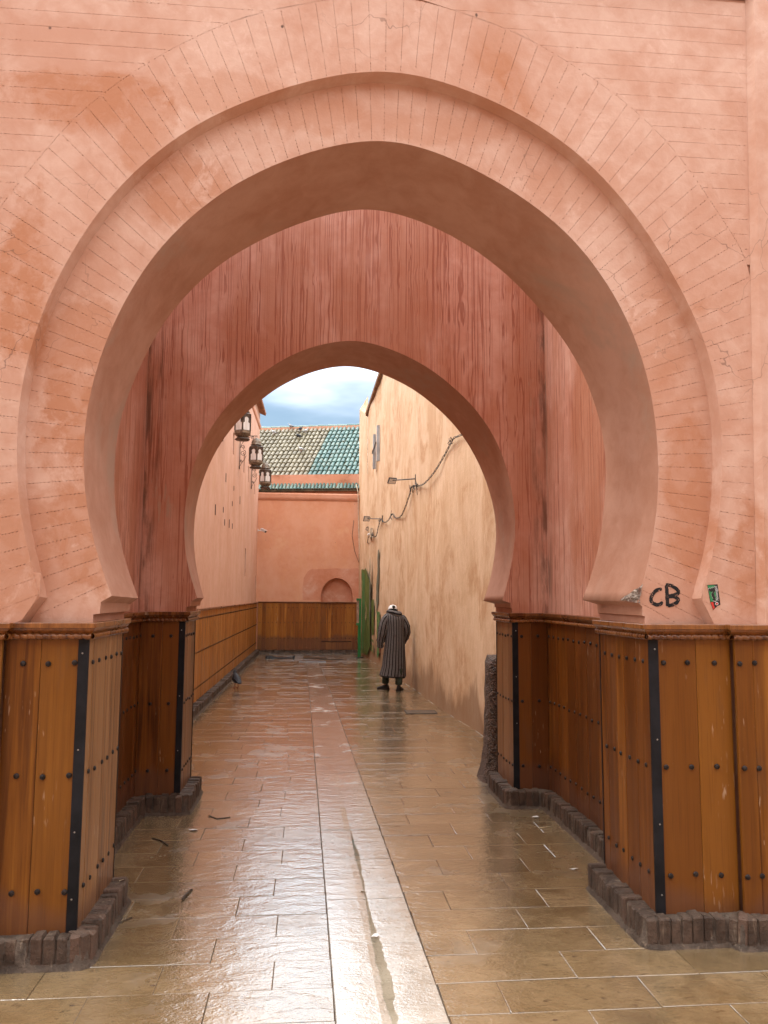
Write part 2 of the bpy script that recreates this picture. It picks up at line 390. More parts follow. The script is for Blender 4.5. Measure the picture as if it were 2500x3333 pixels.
def rough_stone():
    m = NM('rough_dark_render'); p = m.pos()
    v = m.voro(p, 55, 'F1'); n = m.noise(p, 28, 5, 0.7)
    col = m.mix(m.ss(n, 0.35, 0.7), (0.035, 0.020, 0.013), (0.15, 0.088, 0.055)); col = m.mix(m.ss(v, 0.45, 0.2, 0, 0.5), col, (0.19, 0.12, 0.075))
    return m.done(col, 0.5, m.bump(m.math('ADD', m.math('MULTIPLY', v, -1.0), n), 1.0, 0.02), 0.5)
M_RUBBLE = rough_stone()

def chipstone():
    m = NM('bare_rubble'); p = m.pos(); n = m.noise(p, 50, 6, 0.75); n2 = m.noise(p, 16, 5, 0.7)
    col = m.mix(m.ss(n, 0.38, 0.66), (0.12, 0.085, 0.065), (0.50, 0.40, 0.32)); col = m.mix(m.ss(n2, 0.52, 0.66), col, (0.16, 0.08, 0.06))
    return m.done(col, 0.9, m.bump(n, 1.0, 0.01), 0.2)
M_CHIP = chipstone()

def tilemat(name, a, b, c, coat_lo, coat_hi, rip):
    m = NM(name); p = m.pos(); rd = m.rnd()
    off = m.n('CombineXYZ'); m.l(m.math('MULTIPLY', rd, 53.0), off.inputs[0]); m.l(m.math('MULTIPLY', rd, 29.0), off.inputs[1])
    va = m.n('VectorMath', operation='ADD'); m.l(p, va.inputs[0]); m.l(off.outputs[0], va.inputs[1]); q = va.outputs[0]
    n1 = m.noise(q, 3.2, 5, 0.65, 0.4); n2 = m.noise(q, 24, 5, 0.65); n0 = m.noise(p, 0.9, 4, 0.55)
    col = m.mix(m.ss(n1, 0.32, 0.66), a, b)
    col = m.mix(m.ss(rd, 0.0, 1.0, 0.0, 0.6), col, c)
    col = m.mix(m.ss(m.math('FRACT', m.math('MULTIPLY', rd, 7.3)), 0.55, 1.0, 0.0, 0.5), col, tuple(q_ * 0.72 for q_ in a))
    col = m.mix(m.ss(n0, 0.56, 0.74, 0, 0.55), col, tuple(q_ * 0.42 for q_ in a))
    col = m.mix(m.ss(n2, 0.60, 0.74, 0, 0.6), col, tuple(q_ * 0.40 for q_ in a))
    pits = m.math('MULTIPLY', m.ss(m.voro(m.mapv(p, (1, 1.6, 1)), 7.0, 'F1'), 0.115, 0.075), m.ss(m.noise(m.mapv(p, (1, 1, 1), (3, 3, 0)), 4.0, 2), 0.52, 0.58))
    col = m.mix(m.math('MULTIPLY', pits, 0.75), col, (0.06, 0.04, 0.028))
    sp = m.math('MULTIPLY', m.ss(m.noise(m.mapv(p, (9, 15, 1), (2, 5, 0)), 1.0, 4, 0.7), 0.60, 0.68), m.ss(n0, 0.40, 0.60, 0.2, 1.0))
    col = m.mix(m.math('MULTIPLY', sp, 0.7), col, tuple(q_ * 0.33 for q_ in a))
    # rippled cleft surface under a film of rain water
    rp = m.noise(m.mapv(p, (7.0, 13.0, 1)), 1.0, 3, 0.6, 0.6)
    rp2 = m.noise(p, 62, 3, 0.65)
    h = m.math('ADD', m.math('MULTIPLY', rp, rip), m.math('MULTIPLY', rp2, 0.26))
    wet = m.ss(m.math('ADD', m.math('MULTIPLY', n0, 0.5), m.math('MULTIPLY', m.noise(p, 3.1, 4), 0.5)), 0.34, 0.52)
    b1 = m.bump(h, 0.44, 0.012)
    cr = m.ss(wet, 0.0, 1.0, coat_hi, coat_lo)
    m.b.inputs['Coat IOR'].default_value = 1.95
    return m.done(col, m.ss(wet, 0.0, 1.0, 0.42, 0.16), b1, 0.5, 1.0, cr, coatn=b1)
M_TILE = tilemat('wet_sandstone_tile', (0.150, 0.098, 0.045), (0.275, 0.188, 0.098), (0.215, 0.140, 0.066), 0.03, 0.20, 0.80)
M_SLAB = tilemat('wet_limestone_slab', (0.30, 0.262, 0.205), (0.46, 0.415, 0.345), (0.38, 0.335, 0.265), 0.06, 0.32, 0.6)
M_GROUND = plain('wet_bedding_sand', (0.06, 0.042, 0.028), 0.5, 0.5, 0, 0.4, 12)
M_SQUARE = tilemat('square_paving', (0.30, 0.19, 0.10), (0.37, 0.24, 0.13), (0.34, 0.2, 0.1), 0.06, 0.3, 0.5)

def watermat():
    m = NM('rain_water'); t = m.t; t.nodes.remove(m.b)
    out = [n for n in t.nodes if n.type == 'OUTPUT_MATERIAL'][0]
    p = m.pos(); bp = m.bump(m.noise(m.mapv(p, (18, 9, 1)), 1.0, 3, 0.5), 0.05, 0.01)
    fr = m.n('Fresnel'); fr.inputs['IOR'].default_value = 1.33; m.l(bp, fr.inputs['Normal'])
    tr = m.n('BsdfTransparent'); tr.inputs['Color'].default_value = (0.97, 0.94, 0.88, 1)
    gl = m.n('BsdfGlossy'); gl.inputs['Roughness'].default_value = 0.015; m.l(bp, gl.inputs['Normal'])
    mx = m.n('MixShader'); m.l(fr.outputs[0], mx.inputs[0]); m.l(tr.outputs[0], mx.inputs[1]); m.l(gl.outputs[0], mx.inputs[2])
    m.l(mx.outputs[0], out.inputs['Surface']); return m.m
M_WATER = watermat()

# ---------------------------------------------------------------- measured outlines (x, z)
PR1F = [(-1.032, 1.792), (-1.066, 1.87), (-1.11, 1.99), (-1.165, 2.165), (-1.202, 2.407), (-1.214, 2.596), (-1.2, 2.802), (-1.164, 2.995), (-1.119, 3.157), (-1.046, 3.346), (-0.898, 3.63), (-0.719, 3.85), (-0.473, 4.071), (-0.155, 4.25), (0.15, 4.36), (0.38, 4.40), (0.56, 4.375), (0.74, 4.317), (0.99, 4.205), (1.239, 4.054), (1.456, 3.883), (1.63, 3.668), (1.761, 3.454), (1.833, 3.279), (1.915, 3.002), (1.95, 2.647), (1.943, 2.367), (1.907, 2.119), (1.855, 1.925), (1.806, 1.775)]
PR1B = [(-1.041, 1.777), (-1.126, 1.985), (-1.179, 2.171), (-1.213, 2.435), (-1.218, 2.643), (-1.205, 2.835), (-1.157, 3.031), (-1.099, 3.177), (-1.012, 3.398), (-0.892, 3.601), (-0.637, 3.891), (-0.392, 4.058), (-0.097, 4.214), (0.292, 4.339), (0.444, 4.328), (0.752, 4.24), (1.06, 4.079), (1.309, 3.883), (1.493, 3.684), (1.633, 3.501), (1.749, 3.326), (1.849, 3.056), (1.909, 2.799), (1.91, 2.568), (1.879, 2.28), (1.839, 2.051), (1.733, 1.781)]
PRO = [(-1.370, 1.786), (-1.436, 2.0), (-1.485, 2.195), (-1.512, 2.392), (-1.525, 2.569), (-1.525, 2.746), (-1.505, 2.958), (-1.475, 3.1), (-1.421, 3.309), (-1.385, 3.408), (-1.275, 3.651), (-1.141, 3.884), (-0.966, 4.106), (-0.725, 4.328), (-0.478, 4.486), (-0.096, 4.655), (0.18, 4.735), (0.372, 4.765), (0.56, 4.75), (0.771, 4.70), (1.107, 4.573), (1.445, 4.37), (1.647, 4.184), (1.846, 3.944), (2.003, 3.687), (2.136, 3.433), (2.202, 3.272), (2.256, 3.068), (2.283, 2.814), (2.287, 2.563), (2.263, 2.315), (2.224, 2.088), (2.180, 1.933), (2.131, 1.797)]
RB = [(-1.80, 3.60), (-1.68, 3.83), (-1.541, 4.05), (-1.337, 4.338), (-1.162, 4.523), (-1.031, 4.639), (-0.776, 4.828), (-0.425, 5.021), (0.026, 5.161), (0.38, 5.21), (0.634, 5.19), (0.999, 5.094), (1.244, 4.996), (1.448, 4.883), (1.653, 4.753), (1.856, 4.595), (2.045, 4.407), (2.192, 4.211), (2.311, 4.027), (2.429, 3.838), (2.48, 3.715)]
PR2F = [(-0.967, 1.773), (-1.035, 1.964), (-1.085, 2.178), (-1.1, 2.384), (-1.094, 2.622), (-1.052, 2.862), (-0.984, 3.075), (-0.902, 3.255), (-0.78, 3.437), (-0.621, 3.621), (-0.425, 3.797), (-0.273, 3.901), (-0.053, 4.015), (0.326, 4.105), (0.551, 4.071), (0.722, 4.02), (0.893, 3.945), (1.076, 3.846), (1.258, 3.7), (1.419, 3.554), (1.556, 3.385), (1.67, 3.193), (1.748, 2.989), (1.801, 2.749), (1.83, 2.513), (1.822, 2.289), (1.794, 2.099), (1.759, 1.944), (1.702, 1.767)]
PR2B = [(-0.994, 1.771), (-1.044, 1.934), (-1.077, 2.072), (-1.103, 2.274), (-1.106, 2.463), (-1.084, 2.689), (-1.038, 2.881), (-0.976, 3.05), (-0.9, 3.21), (-0.808, 3.358), (-0.706, 3.487), (-0.577, 3.608), (-0.459, 3.724), (-0.319, 3.825), (-0.175, 3.906), (0.005, 3.98), (0.199, 4.035), (0.383, 4.05), (0.604, 3.999), (0.79, 3.927), (0.976, 3.834), (1.151, 3.706), (1.301, 3.574), (1.45, 3.414), (1.572, 3.218), (1.672, 3.018), (1.744, 2.809), (1.791, 2.6), (1.805, 2.429), (1.788, 2.233), (1.762, 2.063), (1.725, 1.905), (1.669, 1.757)]
P1F = smooth_prof(PR1F); P1B = smooth_prof(PR1B); PO = smooth_prof(PRO, 141); P2F = smooth_prof(PR2F); P2B = smooth_prof(PR2B)
TOP = 1.655                                   # top of the wooden dado
Y_RING, Y_OUT, Y_BACK = 4.300, 4.222, 5.0     # ring plane, proud spandrel plane, back of the gate wall
Y2F, Y2B = 7.02, 7.65

# ---------------------------------------------------------------- ground and pavement
tag(mk('ground', [(-120, -120, -0.03), (120, -120, -0.03), (120, 150, -0.03), (-120, 150, -0.03)], [(0, 1, 2, 3)], M_GROUND), kind='structure')
tag(mk('square', [(-40, -40, -0.006), (40, -40, -0.006), (40, 2.15, -0.006), (-40, 2.15, -0.006)], [(0, 1, 2, 3)], M_SQUARE), kind='structure')

hb = [(-22, -7.6, 0), (24, -7.2, 0), (24, -12, 0), (-22, -12, 0)]
opp = tag(empty('added_opposite_houses'), kind='structure')  # unseen house fronts added behind the camera to cut frontal sky light
for (x0_, x1_, h_, y_) in ((-22, -9, 8.0, -4.2), (-8.99, 2.5, 9.3, -4.0), (2.51, 11, 8.6, -4.3), (11.01, 24, 9.0, -3.9)):
    hm = MB(); hm.box(x0_, x1_, y_ - 6, y_, 0, h_); hm.box(x0_ - 0.0, x1_, y_, y_ + 0.12, h_ - 0.35, h_ - 0.2); hm.build('added_house_front', M_FRONT, opp)
pave = tag(empty('pavement'), kind='structure')
def lerp_tab(tab, y):
    if y <= tab[0][0]: return tab[0][1]
    for (a, va), (b, vb) in zip(tab, tab[1:]):
        if y <= b: return va + (vb - va) * (y - a) / (b - a)
    return tab[-1][1]
XL = [(2.0, 0.15), (3.6, 0.133), (15.4, 0.01), (21.8, -0.08), (22.0, -0.082)]
XR = [(2.0, 0.645), (3.55, 0.622), (6.7, 0.561), (8.4, 0.527), (15.4, 0.404), (21.8, 0.266), (22.0, 0.262)]
mk('joint_sand', [(-2.6, 2.16, -0.0055), (3.3, 2.16, -0.0055), (3.3, 25.4, -0.0055), (-2.6, 25.4, -0.0055)], [(0, 1, 2, 3)], plain('joint_sand', (0.085, 0.058, 0.036), 0.7, 0.3, 0, 0.5, 6), pave)
tile_meshes = [chamfer_box_mesh('tile', M_TILE, (0.0035, 0.006, 0.07), 0.0014, s) for s in range(5)]
far = MB(); far_faces_src = None
def unit_geo(me): return [tuple(v.co) for v in me.vertices], [tuple(p.vertices) for p in me.polygons]
TG = [unit_geo(m) for m in tile_meshes]
n_tile = 0
def lay(x0, x1, y0, y1, individual):
    g = 0.0032
    z = random.uniform(-0.0015, 0.0015); k = random.randrange(5)
    M = Matrix.Translation(((x0 + x1) / 2, (y0 + y1) / 2, z)) @ Matrix.Rotation(random.gauss(0, 0.0022), 4, 'X') @ Matrix.Rotation(random.gauss(0, 0.0018), 4, 'Y') @ Matrix.Translation((-(x1 - x0 - g) / 2, -(y1 - y0 - g) / 2, -0.022)) @ Matrix.Diagonal((x1 - x0 - g, y1 - y0 - g, 0.022, 1))
    if individual: put('tile', tile_meshes[k], pave, M)
    else: far.add(TG[k][0], TG[k][1], M)
row = 0; y = 2.16
while y < 25.35:
    y1 = y + 0.29; ym = y + 0.145; wide = y < 4.15
    ind = ym < 12.4
    xmin, xmax = (-2.3, 3.1) if wide else (-1.46, 2.2) if ym < 7.6 else (-1.75, 2.3)
    if ym > 20: xmax = 2.0
    strip = ym < 22.0
    # left run
    x = lerp_tab(XL, ym) if strip else 0.1
    first = (0.30, 0.56)[row % 2] + random.uniform(-0.05, 0.05)
    while x > xmin:
        w = first if first else random.uniform(0.52, 0.66); first = None
        lay(x - w, x, y, y1, ind); x -= w
    x = lerp_tab(XR, ym) if strip else 0.1
    first = (0.30, 0.62)[(row + 1) % 2] + random.uniform(-0.06, 0.06)
    while x < xmax:
        w = first if first else random.uniform(0.54, 0.70); first = None
        lay(x, x + w, y, y1, ind); x += w
    y = y1; row += 1
tag(far.build('tile_field', M_TILE, pave), kind='stuff')

# marble gutter strip with a shallow channel
y = 2.16; sl = [0.62, 0.78, 0.80, 0.62, 0.72, 0.70, 0.66, 0.72]; k = 0
while y < 22.0:
    y1 = min(y + sl[k % 8], 22.0); k += 1
    vs = []; fs = []; ny = 4
    j1, j2 = random.uniform(-0.002, 0.002), random.uniform(-0.002, 0.002)
    for i in range(ny + 1):
        yy = y + 0.002 + (y1 - y - 0.004) * i / ny; a, b = lerp_tab(XL, yy) + 0.003, lerp_tab(XR, yy) - 0.003
        c = a + (b - a) * 0.50
        prof = [(a, -0.022), (a, -0.003), (a + 0.004, 0.001), (a + (c - a) * 0.5, -0.0005), (c - 0.045, -0.002), (c, -0.0036), (c + 0.05, -0.0022), (c + (b - c) * 0.6, -0.0005), (b - 0.004, 0.001), (b, -0.003), (b, -0.022)]
        for (px, pz) in prof: vs.append((px, yy, pz + (j1 if px < c else j2)))
    n = 11
    for i in range(ny):
        for q in range(n - 1): fs.append((i * n + q, i * n + q + 1, (i + 1) * n + q + 1, (i + 1) * n + q))
    fs.append(tuple(range(n))); fs.append(tuple(ny * n + q for q in range(n - 1, -1, -1)))
    mk('gutter_slab', vs, fs, M_SLAB, pave)
    y = y1
# water standing in the channel: an uneven ribbon
wv = []; wf = []; yy = 2.4; i = 0; ra = random.Random(3); la = lb = 0.0
while yy < 6.6:
    a, b = lerp_tab(XL, yy), lerp_tab(XR, yy); c = a + (b - a) * 0.50
    la = la * 0.75 + ra.uniform(-0.006, 0.006); lb = lb * 0.75 + ra.uniform(-0.010, 0.010)
    wd_ = min(1.0, (6.6 - yy) / 1.6) * max(0.12, 0.62 + 0.38 * math.sin(yy * 3.3 + 0.6))
    wv += [(c + 0.004 - 0.022 * wd_ + la * wd_, yy, -0.0012), (c + 0.004 + 0.034 * wd_ + lb * wd_, yy, -0.0012)]
    if i: wf.append((2 * i - 2, 2 * i - 1, 2 * i + 1, 2 * i))
    i += 1; yy += 0.03
tag(mk('water', wv, wf, M_WATER), kind='structure')
# shallow puddles on the tiles
def puddle(cx, cy, rx, ry, seed):
    rd = random.Random(seed); n = 40; ph = [rd.uniform(0, 6.3) for _ in range(4)]
    vs = [(cx, cy, 0.0032)]
    for k in range(n):
        a = 2 * math.pi * k / n; r = 1 + 0.28 * math.sin(2 * a + ph[0]) + 0.2 * math.sin(3 * a + ph[1]) + 0.13 * math.sin(7 * a + ph[2]) + 0.08 * math.sin(11 * a + ph[3])
        vs.append((cx + rx * r * math.cos(a), cy + ry * r * math.sin(a), 0.0032))
    tag(mk('water', vs, [(0, 1 + k, 1 + (k + 1) % n) for k in range(n)], M_WATER), kind='structure')
# puddle(-0.30, 4.09, 0.16, 0.05, 1); puddle(-0.27, 3.72, 0.12, 0.05, 2); puddle(-0.12, 7.0, 0.12, 0.04, 3)
# puddle(-0.05, 8.3, 0.16, 0.05, 4); puddle(-0.45, 5.75, 0.14, 0.05, 5); puddle(1.15, 5.3, 0.10, 0.035, 6)

# ---------------------------------------------------------------- foreground gate wall
gate = tag(empty('gate_wall', (0.36, 4.6, 0)), 'large salmon plaster gate wall with the widest horseshoe arch, nearest the camera', 'wall')
def gp(o):      # keep world coordinates under an offset parent
    if o.parent is not None: o.matrix_parent_inverse = Matrix.Translation(-o.parent.location) if o.parent.rotation_euler.z == 0 else o.parent.matrix_basis.inverted()
    return o
def loft_prof(name, A, ya, B, yb, mat, parent, smooth=True, inset=None, steps=1):
    rings = [[(p[0], ya + (yb - ya) * s / steps, p[1]) for p in [Vector(a).lerp(Vector(b), s / steps) for a, b in zip(A, B)]] for s in range(steps + 1)]
    v, f = loft_geo(rings, False, False, closed=False)
    return gp(mk(name, v, f, mat, parent, smooth))
def tail(P, jl, jr):
    a, b = P[0], P[-1]
    L = [Vector((jl - 0.03, 0.0)), Vector((jl - 0.03, TOP - 0.02)), Vector((jl + 0.004, TOP - 0.02)), Vector((jl + 0.004, 1.695)), Vector((jl + 0.036, 1.70)), Vector((jl + 0.04, a[1] - 0.033)), ]
    Rr = [Vector((jr - 0.012, b[1] - 0.026)), Vector((jr - 0.012, 1.70)), Vector((jr + 0.002, 1.695)), Vector((jr + 0.002, TOP - 0.02)), Vector((jr + 0.03, TOP - 0.02)), Vector((jr + 0.03, 0.0))]
    return L + list(P) + Rr
JL, JR = -1.125, 1.842
T1F, T1B = tail(P1F, JL, JR), tail(P1B, JL, JR)
def flat_loft(name, A, ya, B, yb, mat, parent, lo, hi):
    o = loft_prof(name, A, ya, B, yb, mat, parent, True, steps=3)
    n = len(A)
    for pl in o.data.polygons:
        j = min(v % n for v in pl.vertices)
        if j < lo or j >= n - hi: pl.use_smooth = False
    return o
flat_loft('intrados', T1F, Y_RING + 0.006, T1B, Y_BACK, M_SOFFIT_SHADE, gate, 7, 7)
def wall_face(name, opening, x0, x1, z1, y, mat, parent, front=True):
    poly = [(x0, 0)] + [(p[0], p[1]) for p in opening] + [(x1, 0), (x1, z1), (x0, z1)]
    v = [(a, y, b) for a, b in poly]; f = [tuple(range(len(v)))]
    return gp(mk(name, v, f if front else [tuple(reversed(f[0]))], mat, parent))
WX0, WX1, WZ = -3.4, 4.0, 6.7
ring_core = [(p[0], p[1]) for p in T1F]
wall_face('wall_core', T1F, WX0, WX1, WZ, Y_RING + 0.0085, M_SOFFIT_SHADE, gate)
wall_face('wall_back', T1B, WX0, WX1, WZ, Y_BACK, M_RED, gate, False)
stepO = [Vector((-1.465, TOP - 0.01))] + list(PO) + [Vector((2.205, TOP - 0.01))]
def inset(P, d):
    out = []
    P = [Vector(p) for p in P]
    for i, p in enumerate(P):
        t = (P[min(i + 1, len(P) - 1)] - P[max(i - 1, 0)]).normalized(); out.append(p + Vector((t[1], -t[0])) * d)
    return out
stepI = inset(stepO, 0.016)
se = inset(stepO, 0.003)
for lo, hi in ((0, 2), (1, len(stepO) - 1), (len(stepO) - 2, len(stepO))):
    loft_prof('step_edge', stepO[lo:hi], Y_OUT, se[lo:hi], Y_OUT + 0.010, M_FRONT, gate)
    loft_prof('step_reveal', se[lo:hi], Y_OUT + 0.010, stepI[lo:hi], Y_RING + 0.004, M_FRONT, gate)
# core of the proud spandrel plane
wall_face('spandrel_core', [Vector((-1.6, 0)), Vector((-1.6, TOP - 0.01))] + [p + (p - Vector((0.38, 2.55))).normalized() * 0.004 for p in stepO] + [Vector((2.4, TOP - 0.01)), Vector((2.4, 0))], WX0, WX1, WZ, Y_OUT + 0.0095, M_SOFFIT_SHADE, gate)
mbt = MB(); mbt.add([(WX0, Y_OUT, WZ), (WX1, Y_OUT, WZ), (WX1, Y_BACK, WZ), (WX0, Y_BACK, WZ)], [(0, 1, 2, 3)]); gp(mbt.build('wall_top', M_SOFFIT_SHADE, gate))
mbt = MB(); mbt.add([(WX0, Y_OUT, 0), (WX0, Y_OUT, WZ), (WX0, Y_BACK, WZ), (WX0, Y_BACK, 0)], [(0, 1, 2, 3)]); mbt.add([(WX1, Y_OUT, 0), (WX1, Y_OUT, WZ), (WX1, Y_BACK, WZ), (WX1, Y_BACK, 0)], [(3, 2, 1, 0)]); gp(mbt.build('wall_end', M_SOFFIT_SHADE, gate))

CEN = Vector((0.38, 2.55))
def polar(P):
    L = [(math.atan2(p[1] - CEN[1], p[0] - CEN[0]), (Vector(p) - CEN).length) for p in P]
    L = [(a + 2 * math.pi if a < -math.pi / 2 else a, r) for a, r in L]; L.sort(); return L
def rad(tab, th):
    if th <= tab[0][0]: return tab[0][1]
    for (a, ra_), (b, rb_) in zip(tab, tab[1:]):
        if th <= b: return ra_ + (rb_ - ra_) * (th - a) / max(b - a, 1e-9)
    return tab[-1][1]
T_IN, T_OUTI, T_OUTO, T_RB = polar(P1F), polar(stepI), polar(stepO), polar(catmull(RB, 80))
def at(th, r): return CEN + Vector((math.cos(th), math.sin(th))) * r
th0, th1 = T_IN[0][0], T_IN[-1][0]          # right foot .. left foot
# joints at equal steps along the intrados
N_V = 98; ths = []
cum = [0.0]
for (a, r), (b, q) in zip(T_IN, T_IN[1:]): cum.append(cum[-1] + (at(a, r) - at(b, q)).length)
for k in range(N_V + 1):
    s = cum[-1] * k / N_V; j = 0
    while j < len(cum) - 2 and cum[j + 1] < s: j += 1
    t = (s - cum[j]) / max(cum[j + 1] - cum[j], 1e-9); ths.append(T_IN[j][0] + (T_IN[j + 1][0] - T_IN[j][0]) * min(t, 1))
XFL = lambda z: -1.80
XFR = lambda z: 2.445 + (z - 1.7) * 0.0255
ZTOPF = 5.37
def rclip(th, r):
    d = Vector((math.cos(th), math.sin(th)))
    for _ in range(3):
        p = CEN + d * r
        if p[0] > XFR(p[1]): r = (XFR(p[1]) - CEN[0]) / d[0]
        if p[0] < XFL(p[1]): r = (XFL(p[1]) - CEN[0]) / d[0]
        if p[1] < TOP - 0.01: r = (TOP - 0.01 - CEN[1]) / d[1]
    return r
def dashes(p0, p1, inn):
    """edge p0->p1 with short slanted notches cut in direction inn (a rope-pressed joint line)"""
    d = p1 - p0; L = d.length; d = d / L; out = [p0]; s = random.uniform(0.004, 0.012)
    while s < L - 0.016:
        ln = random.uniform(0.008, 0.012); w = random.uniform(0.0024, 0.0040)
        if random.random() > 0.14:
            out += [p0 + d * s, p0 + d * (s + 0.0035) + inn * w, p0 + d * (s + ln) + inn * w, p0 + d * (s + ln - 0.001)]
        s += ln + random.uniform(0.006, 0.011)
    out.append(p1); return out
def block(name, pts, y, depth, parent, mat):
    n = len(pts); v = [(p[0], y, p[1]) for p in pts] + [(p[0], y + depth, p[1]) for p in pts]
    # orientation: front face must look towards -Y
    ar = sum(pts[i][0] * pts[(i + 1) % n][1] - pts[(i + 1) % n][0] * pts[i][1] for i in range(n))
    f = [tuple(range(n))] + [(i, i + n, (i + 1) % n + n, (i + 1) % n) for i in range(n)]
    if ar < 0: f = [tuple(reversed(q)) for q in f]
    return gp(mk(name, v, f, mat, parent))
G = 0.0003
for k in range(N_V):
    a, b = ths[k], ths[k + 1]; mid = (a + b) / 2
    ia, ib = at(a, rad(T_IN, a)), at(b, rad(T_IN, b)); im = at(mid, rad(T_IN, mid))
    oa, ob_ = at(a, rad(T_OUTI, a) + 0.004), at(b, rad(T_OUTI, b) + 0.004); om = at(mid, rad(T_OUTI, mid) + 0.004)
    tn = Vector((-math.sin(a), math.cos(a)))
    pts = dashes(ia + tn * G, oa + tn * G, tn) + [om] + [ob_, ib] + [im]
    block('voussoir', pts, Y_RING, 0.008, gate, M_FRONT)
    ra_, rb_ = rclip(a, max(rad(T_RB, a), 2.2)), rclip(b, max(rad(T_RB, b), 2.2))
    sa, sb, sm = rad(T_OUTO, a), rad(T_OUTO, b), rad(T_OUTO, mid)
    if ra_ - sa > 0.02 and rb_ - sb > 0.02:
        pts = dashes(at(a, sa) + tn * G, at(a, ra_) + tn * G, tn)
        e0, e1 = at(b, rb_), at(b, sb)
        far_edge = at(a, ra_)
        if rad(T_RB, mid) < rclip(mid, 9) - 0.01 and T_RB[0][0] < mid < T_RB[-1][0]:
            inn = -Vector((math.cos(mid), math.sin(mid))); ed = dashes(far_edge + tn * G, e0, inn)[1:]
        else: ed = [e0]
        block('voussoir', pts + ed + [e1, at(mid, sm)], Y_OUT, 0.008, gate, M_FRONT)
# springers under the first and last joint
L0 = ths[-1]; R0 = ths[0]
def zlow(th): return at(th, rclip(th, 9.0))
block('springer', [at(L0, rad(T_IN, L0)), zlow(L0), Vector((JL + 0.003, TOP - 0.012)), Vector((JL + 0.004, 1.695)), Vector((JL + 0.036, 1.70)), Vector((JL + 0.04, P1F[0][1] - 0.033))], Y_RING, 0.008, gate, M_FRONT)
block('springer', [at(R0, rad(T_IN, R0)), zlow(R0), Vector((JR + 0.001, TOP - 0.012)), Vector((JR + 0.002, 1.695)), Vector((JR - 0.012, 1.70)), Vector((JR - 0.012, P1F[-1][1] - 0.026))], Y_RING, 0.008, gate, M_FRONT)
block('springer', [stepO[1] + Vector((0, 0.12)), Vector((XFL(0), 1.95)), Vector((XFL(0), TOP - 0.012)), Vector((stepO[0][0], TOP - 0.012)), stepO[1]], Y_OUT + 0.003, 0.006, gate, M_FRONT)
block('springer', [stepO[-2] + Vector((0.03, 0.12)), Vector((XFR(1.9), 1.95)), Vector((XFR(1.65), TOP - 0.012)), Vector((stepO[-1][0], TOP - 0.012)), stepO[-2]], Y_OUT + 0.003, 0.006, gate, M_FRONT)
# spandrel courses
def xb(z, side):
    P = [p for p in catmull(RB, 160) if (p[0] < CEN[0]) == (side < 0)]
    P.sort(key=lambda p: p[1])
    for p, q in zip(P, P[1:]):
        if p[1] <= z <= q[1]: return p[0] + (q[0] - p[0]) * (z - p[1]) / max(q[1] - p[1], 1e-9)
    return P[0][0] if z < P[0][1] else P[-1][0]
zc = 3.62 - 0.0905 * 4
while zc < 6.6:
    z0, z1 = zc, zc + 0.0905
    for side in (-1, 1):
        xf0 = XFR(z0) if side > 0 else XFL(z0); xf1 = XFR(z1) if side > 0 else XFL(z1)
        e0, e1 = xb(z0, side), xb(z1, side)
        if side > 0:
            if e1 > xf1 - 0.02 or z1 > ZTOPF + 0.03: continue
            e0 = min(e0, xf0 - 0.005)
            pts = dashes(Vector((e0, z0 + G)), Vector((xf0, z0 + G)), Vector((0, 1))) + [Vector((xf1, z1)), Vector((e1, z1))]
        else:
            if e1 < xf1 + 0.02: continue
            e0 = max(e0, xf0 + 0.005)
            if z1 > ZTOPF + 0.03: continue
            pts = dashes(Vector((xf0, z0 + G)), Vector((e0, z0 + G)), Vector((0, 1))) + [Vector((e1, z1)), Vector((xf1, z1))]
        block('course', pts, Y_OUT, 0.008, gate, M_FRONT)
    zc = z1
# raised rectangular frame round the arch
def frame_bar(name, poly, y, yin, parent, mat, bev=0.03):
    n = len(poly); P = [Vector(p) for p in poly]; c = sum(P, Vector((0, 0))) / n
    v = [(p[0], y, p[1]) for p in P] + [(p[0], yin, p[1]) for p in P]
    f = [tuple(range(n)), ] + [(i, i + n, (i + 1) % n + n, (i + 1) % n) for i in range(n)]
    return gp(mk(name, v, f, mat, parent, fixn=True))
def pil(z): return XFR(z)
v = []; f = []
for z in (TOP - 0.012, 3.2, 5.36):
    v += [(pil(z), Y_OUT + 0.002, z), (pil(z) + 0.028, Y_OUT - 0.045, z), (4.0, Y_OUT - 0.045, z)]
for i in range(2):
    for j in range(2): f.append((i * 3 + j, i * 3 + j + 1, i * 3 + j + 4, i * 3 + j + 3))
gp(mk('frame_pilaster', v, f, M_FRONT, gate))
v = [(WX0, Y_OUT + 0.002, 5.362), (4.0, Y_OUT + 0.002, 5.362), (WX0, Y_OUT - 0.045, 5.392), (4.0, Y_OUT - 0.045, 5.392), (WX0, Y_OUT - 0.045, WZ), (4.0, Y_OUT - 0.045, WZ)]
gp(mk('frame_lintel', v, [(0, 1, 3, 2), (2, 3, 5, 4)], M_FRONT, gate))
v = [(XFL(0), Y_OUT + 0.002, TOP - 0.012), (XFL(0) - 0.028, Y_OUT - 0.045, TOP - 0.012), (WX0, Y_OUT - 0.045, TOP - 0.012), (XFL(0), Y_OUT + 0.002, 5.36), (XFL(0) - 0.028, Y_OUT - 0.045, 5.36), (WX0, Y_OUT - 0.045, 5.36)]
gp(mk('frame_pilaster', v, [(1, 0, 3, 4), (2, 1, 4, 5)], M_FRONT, gate))
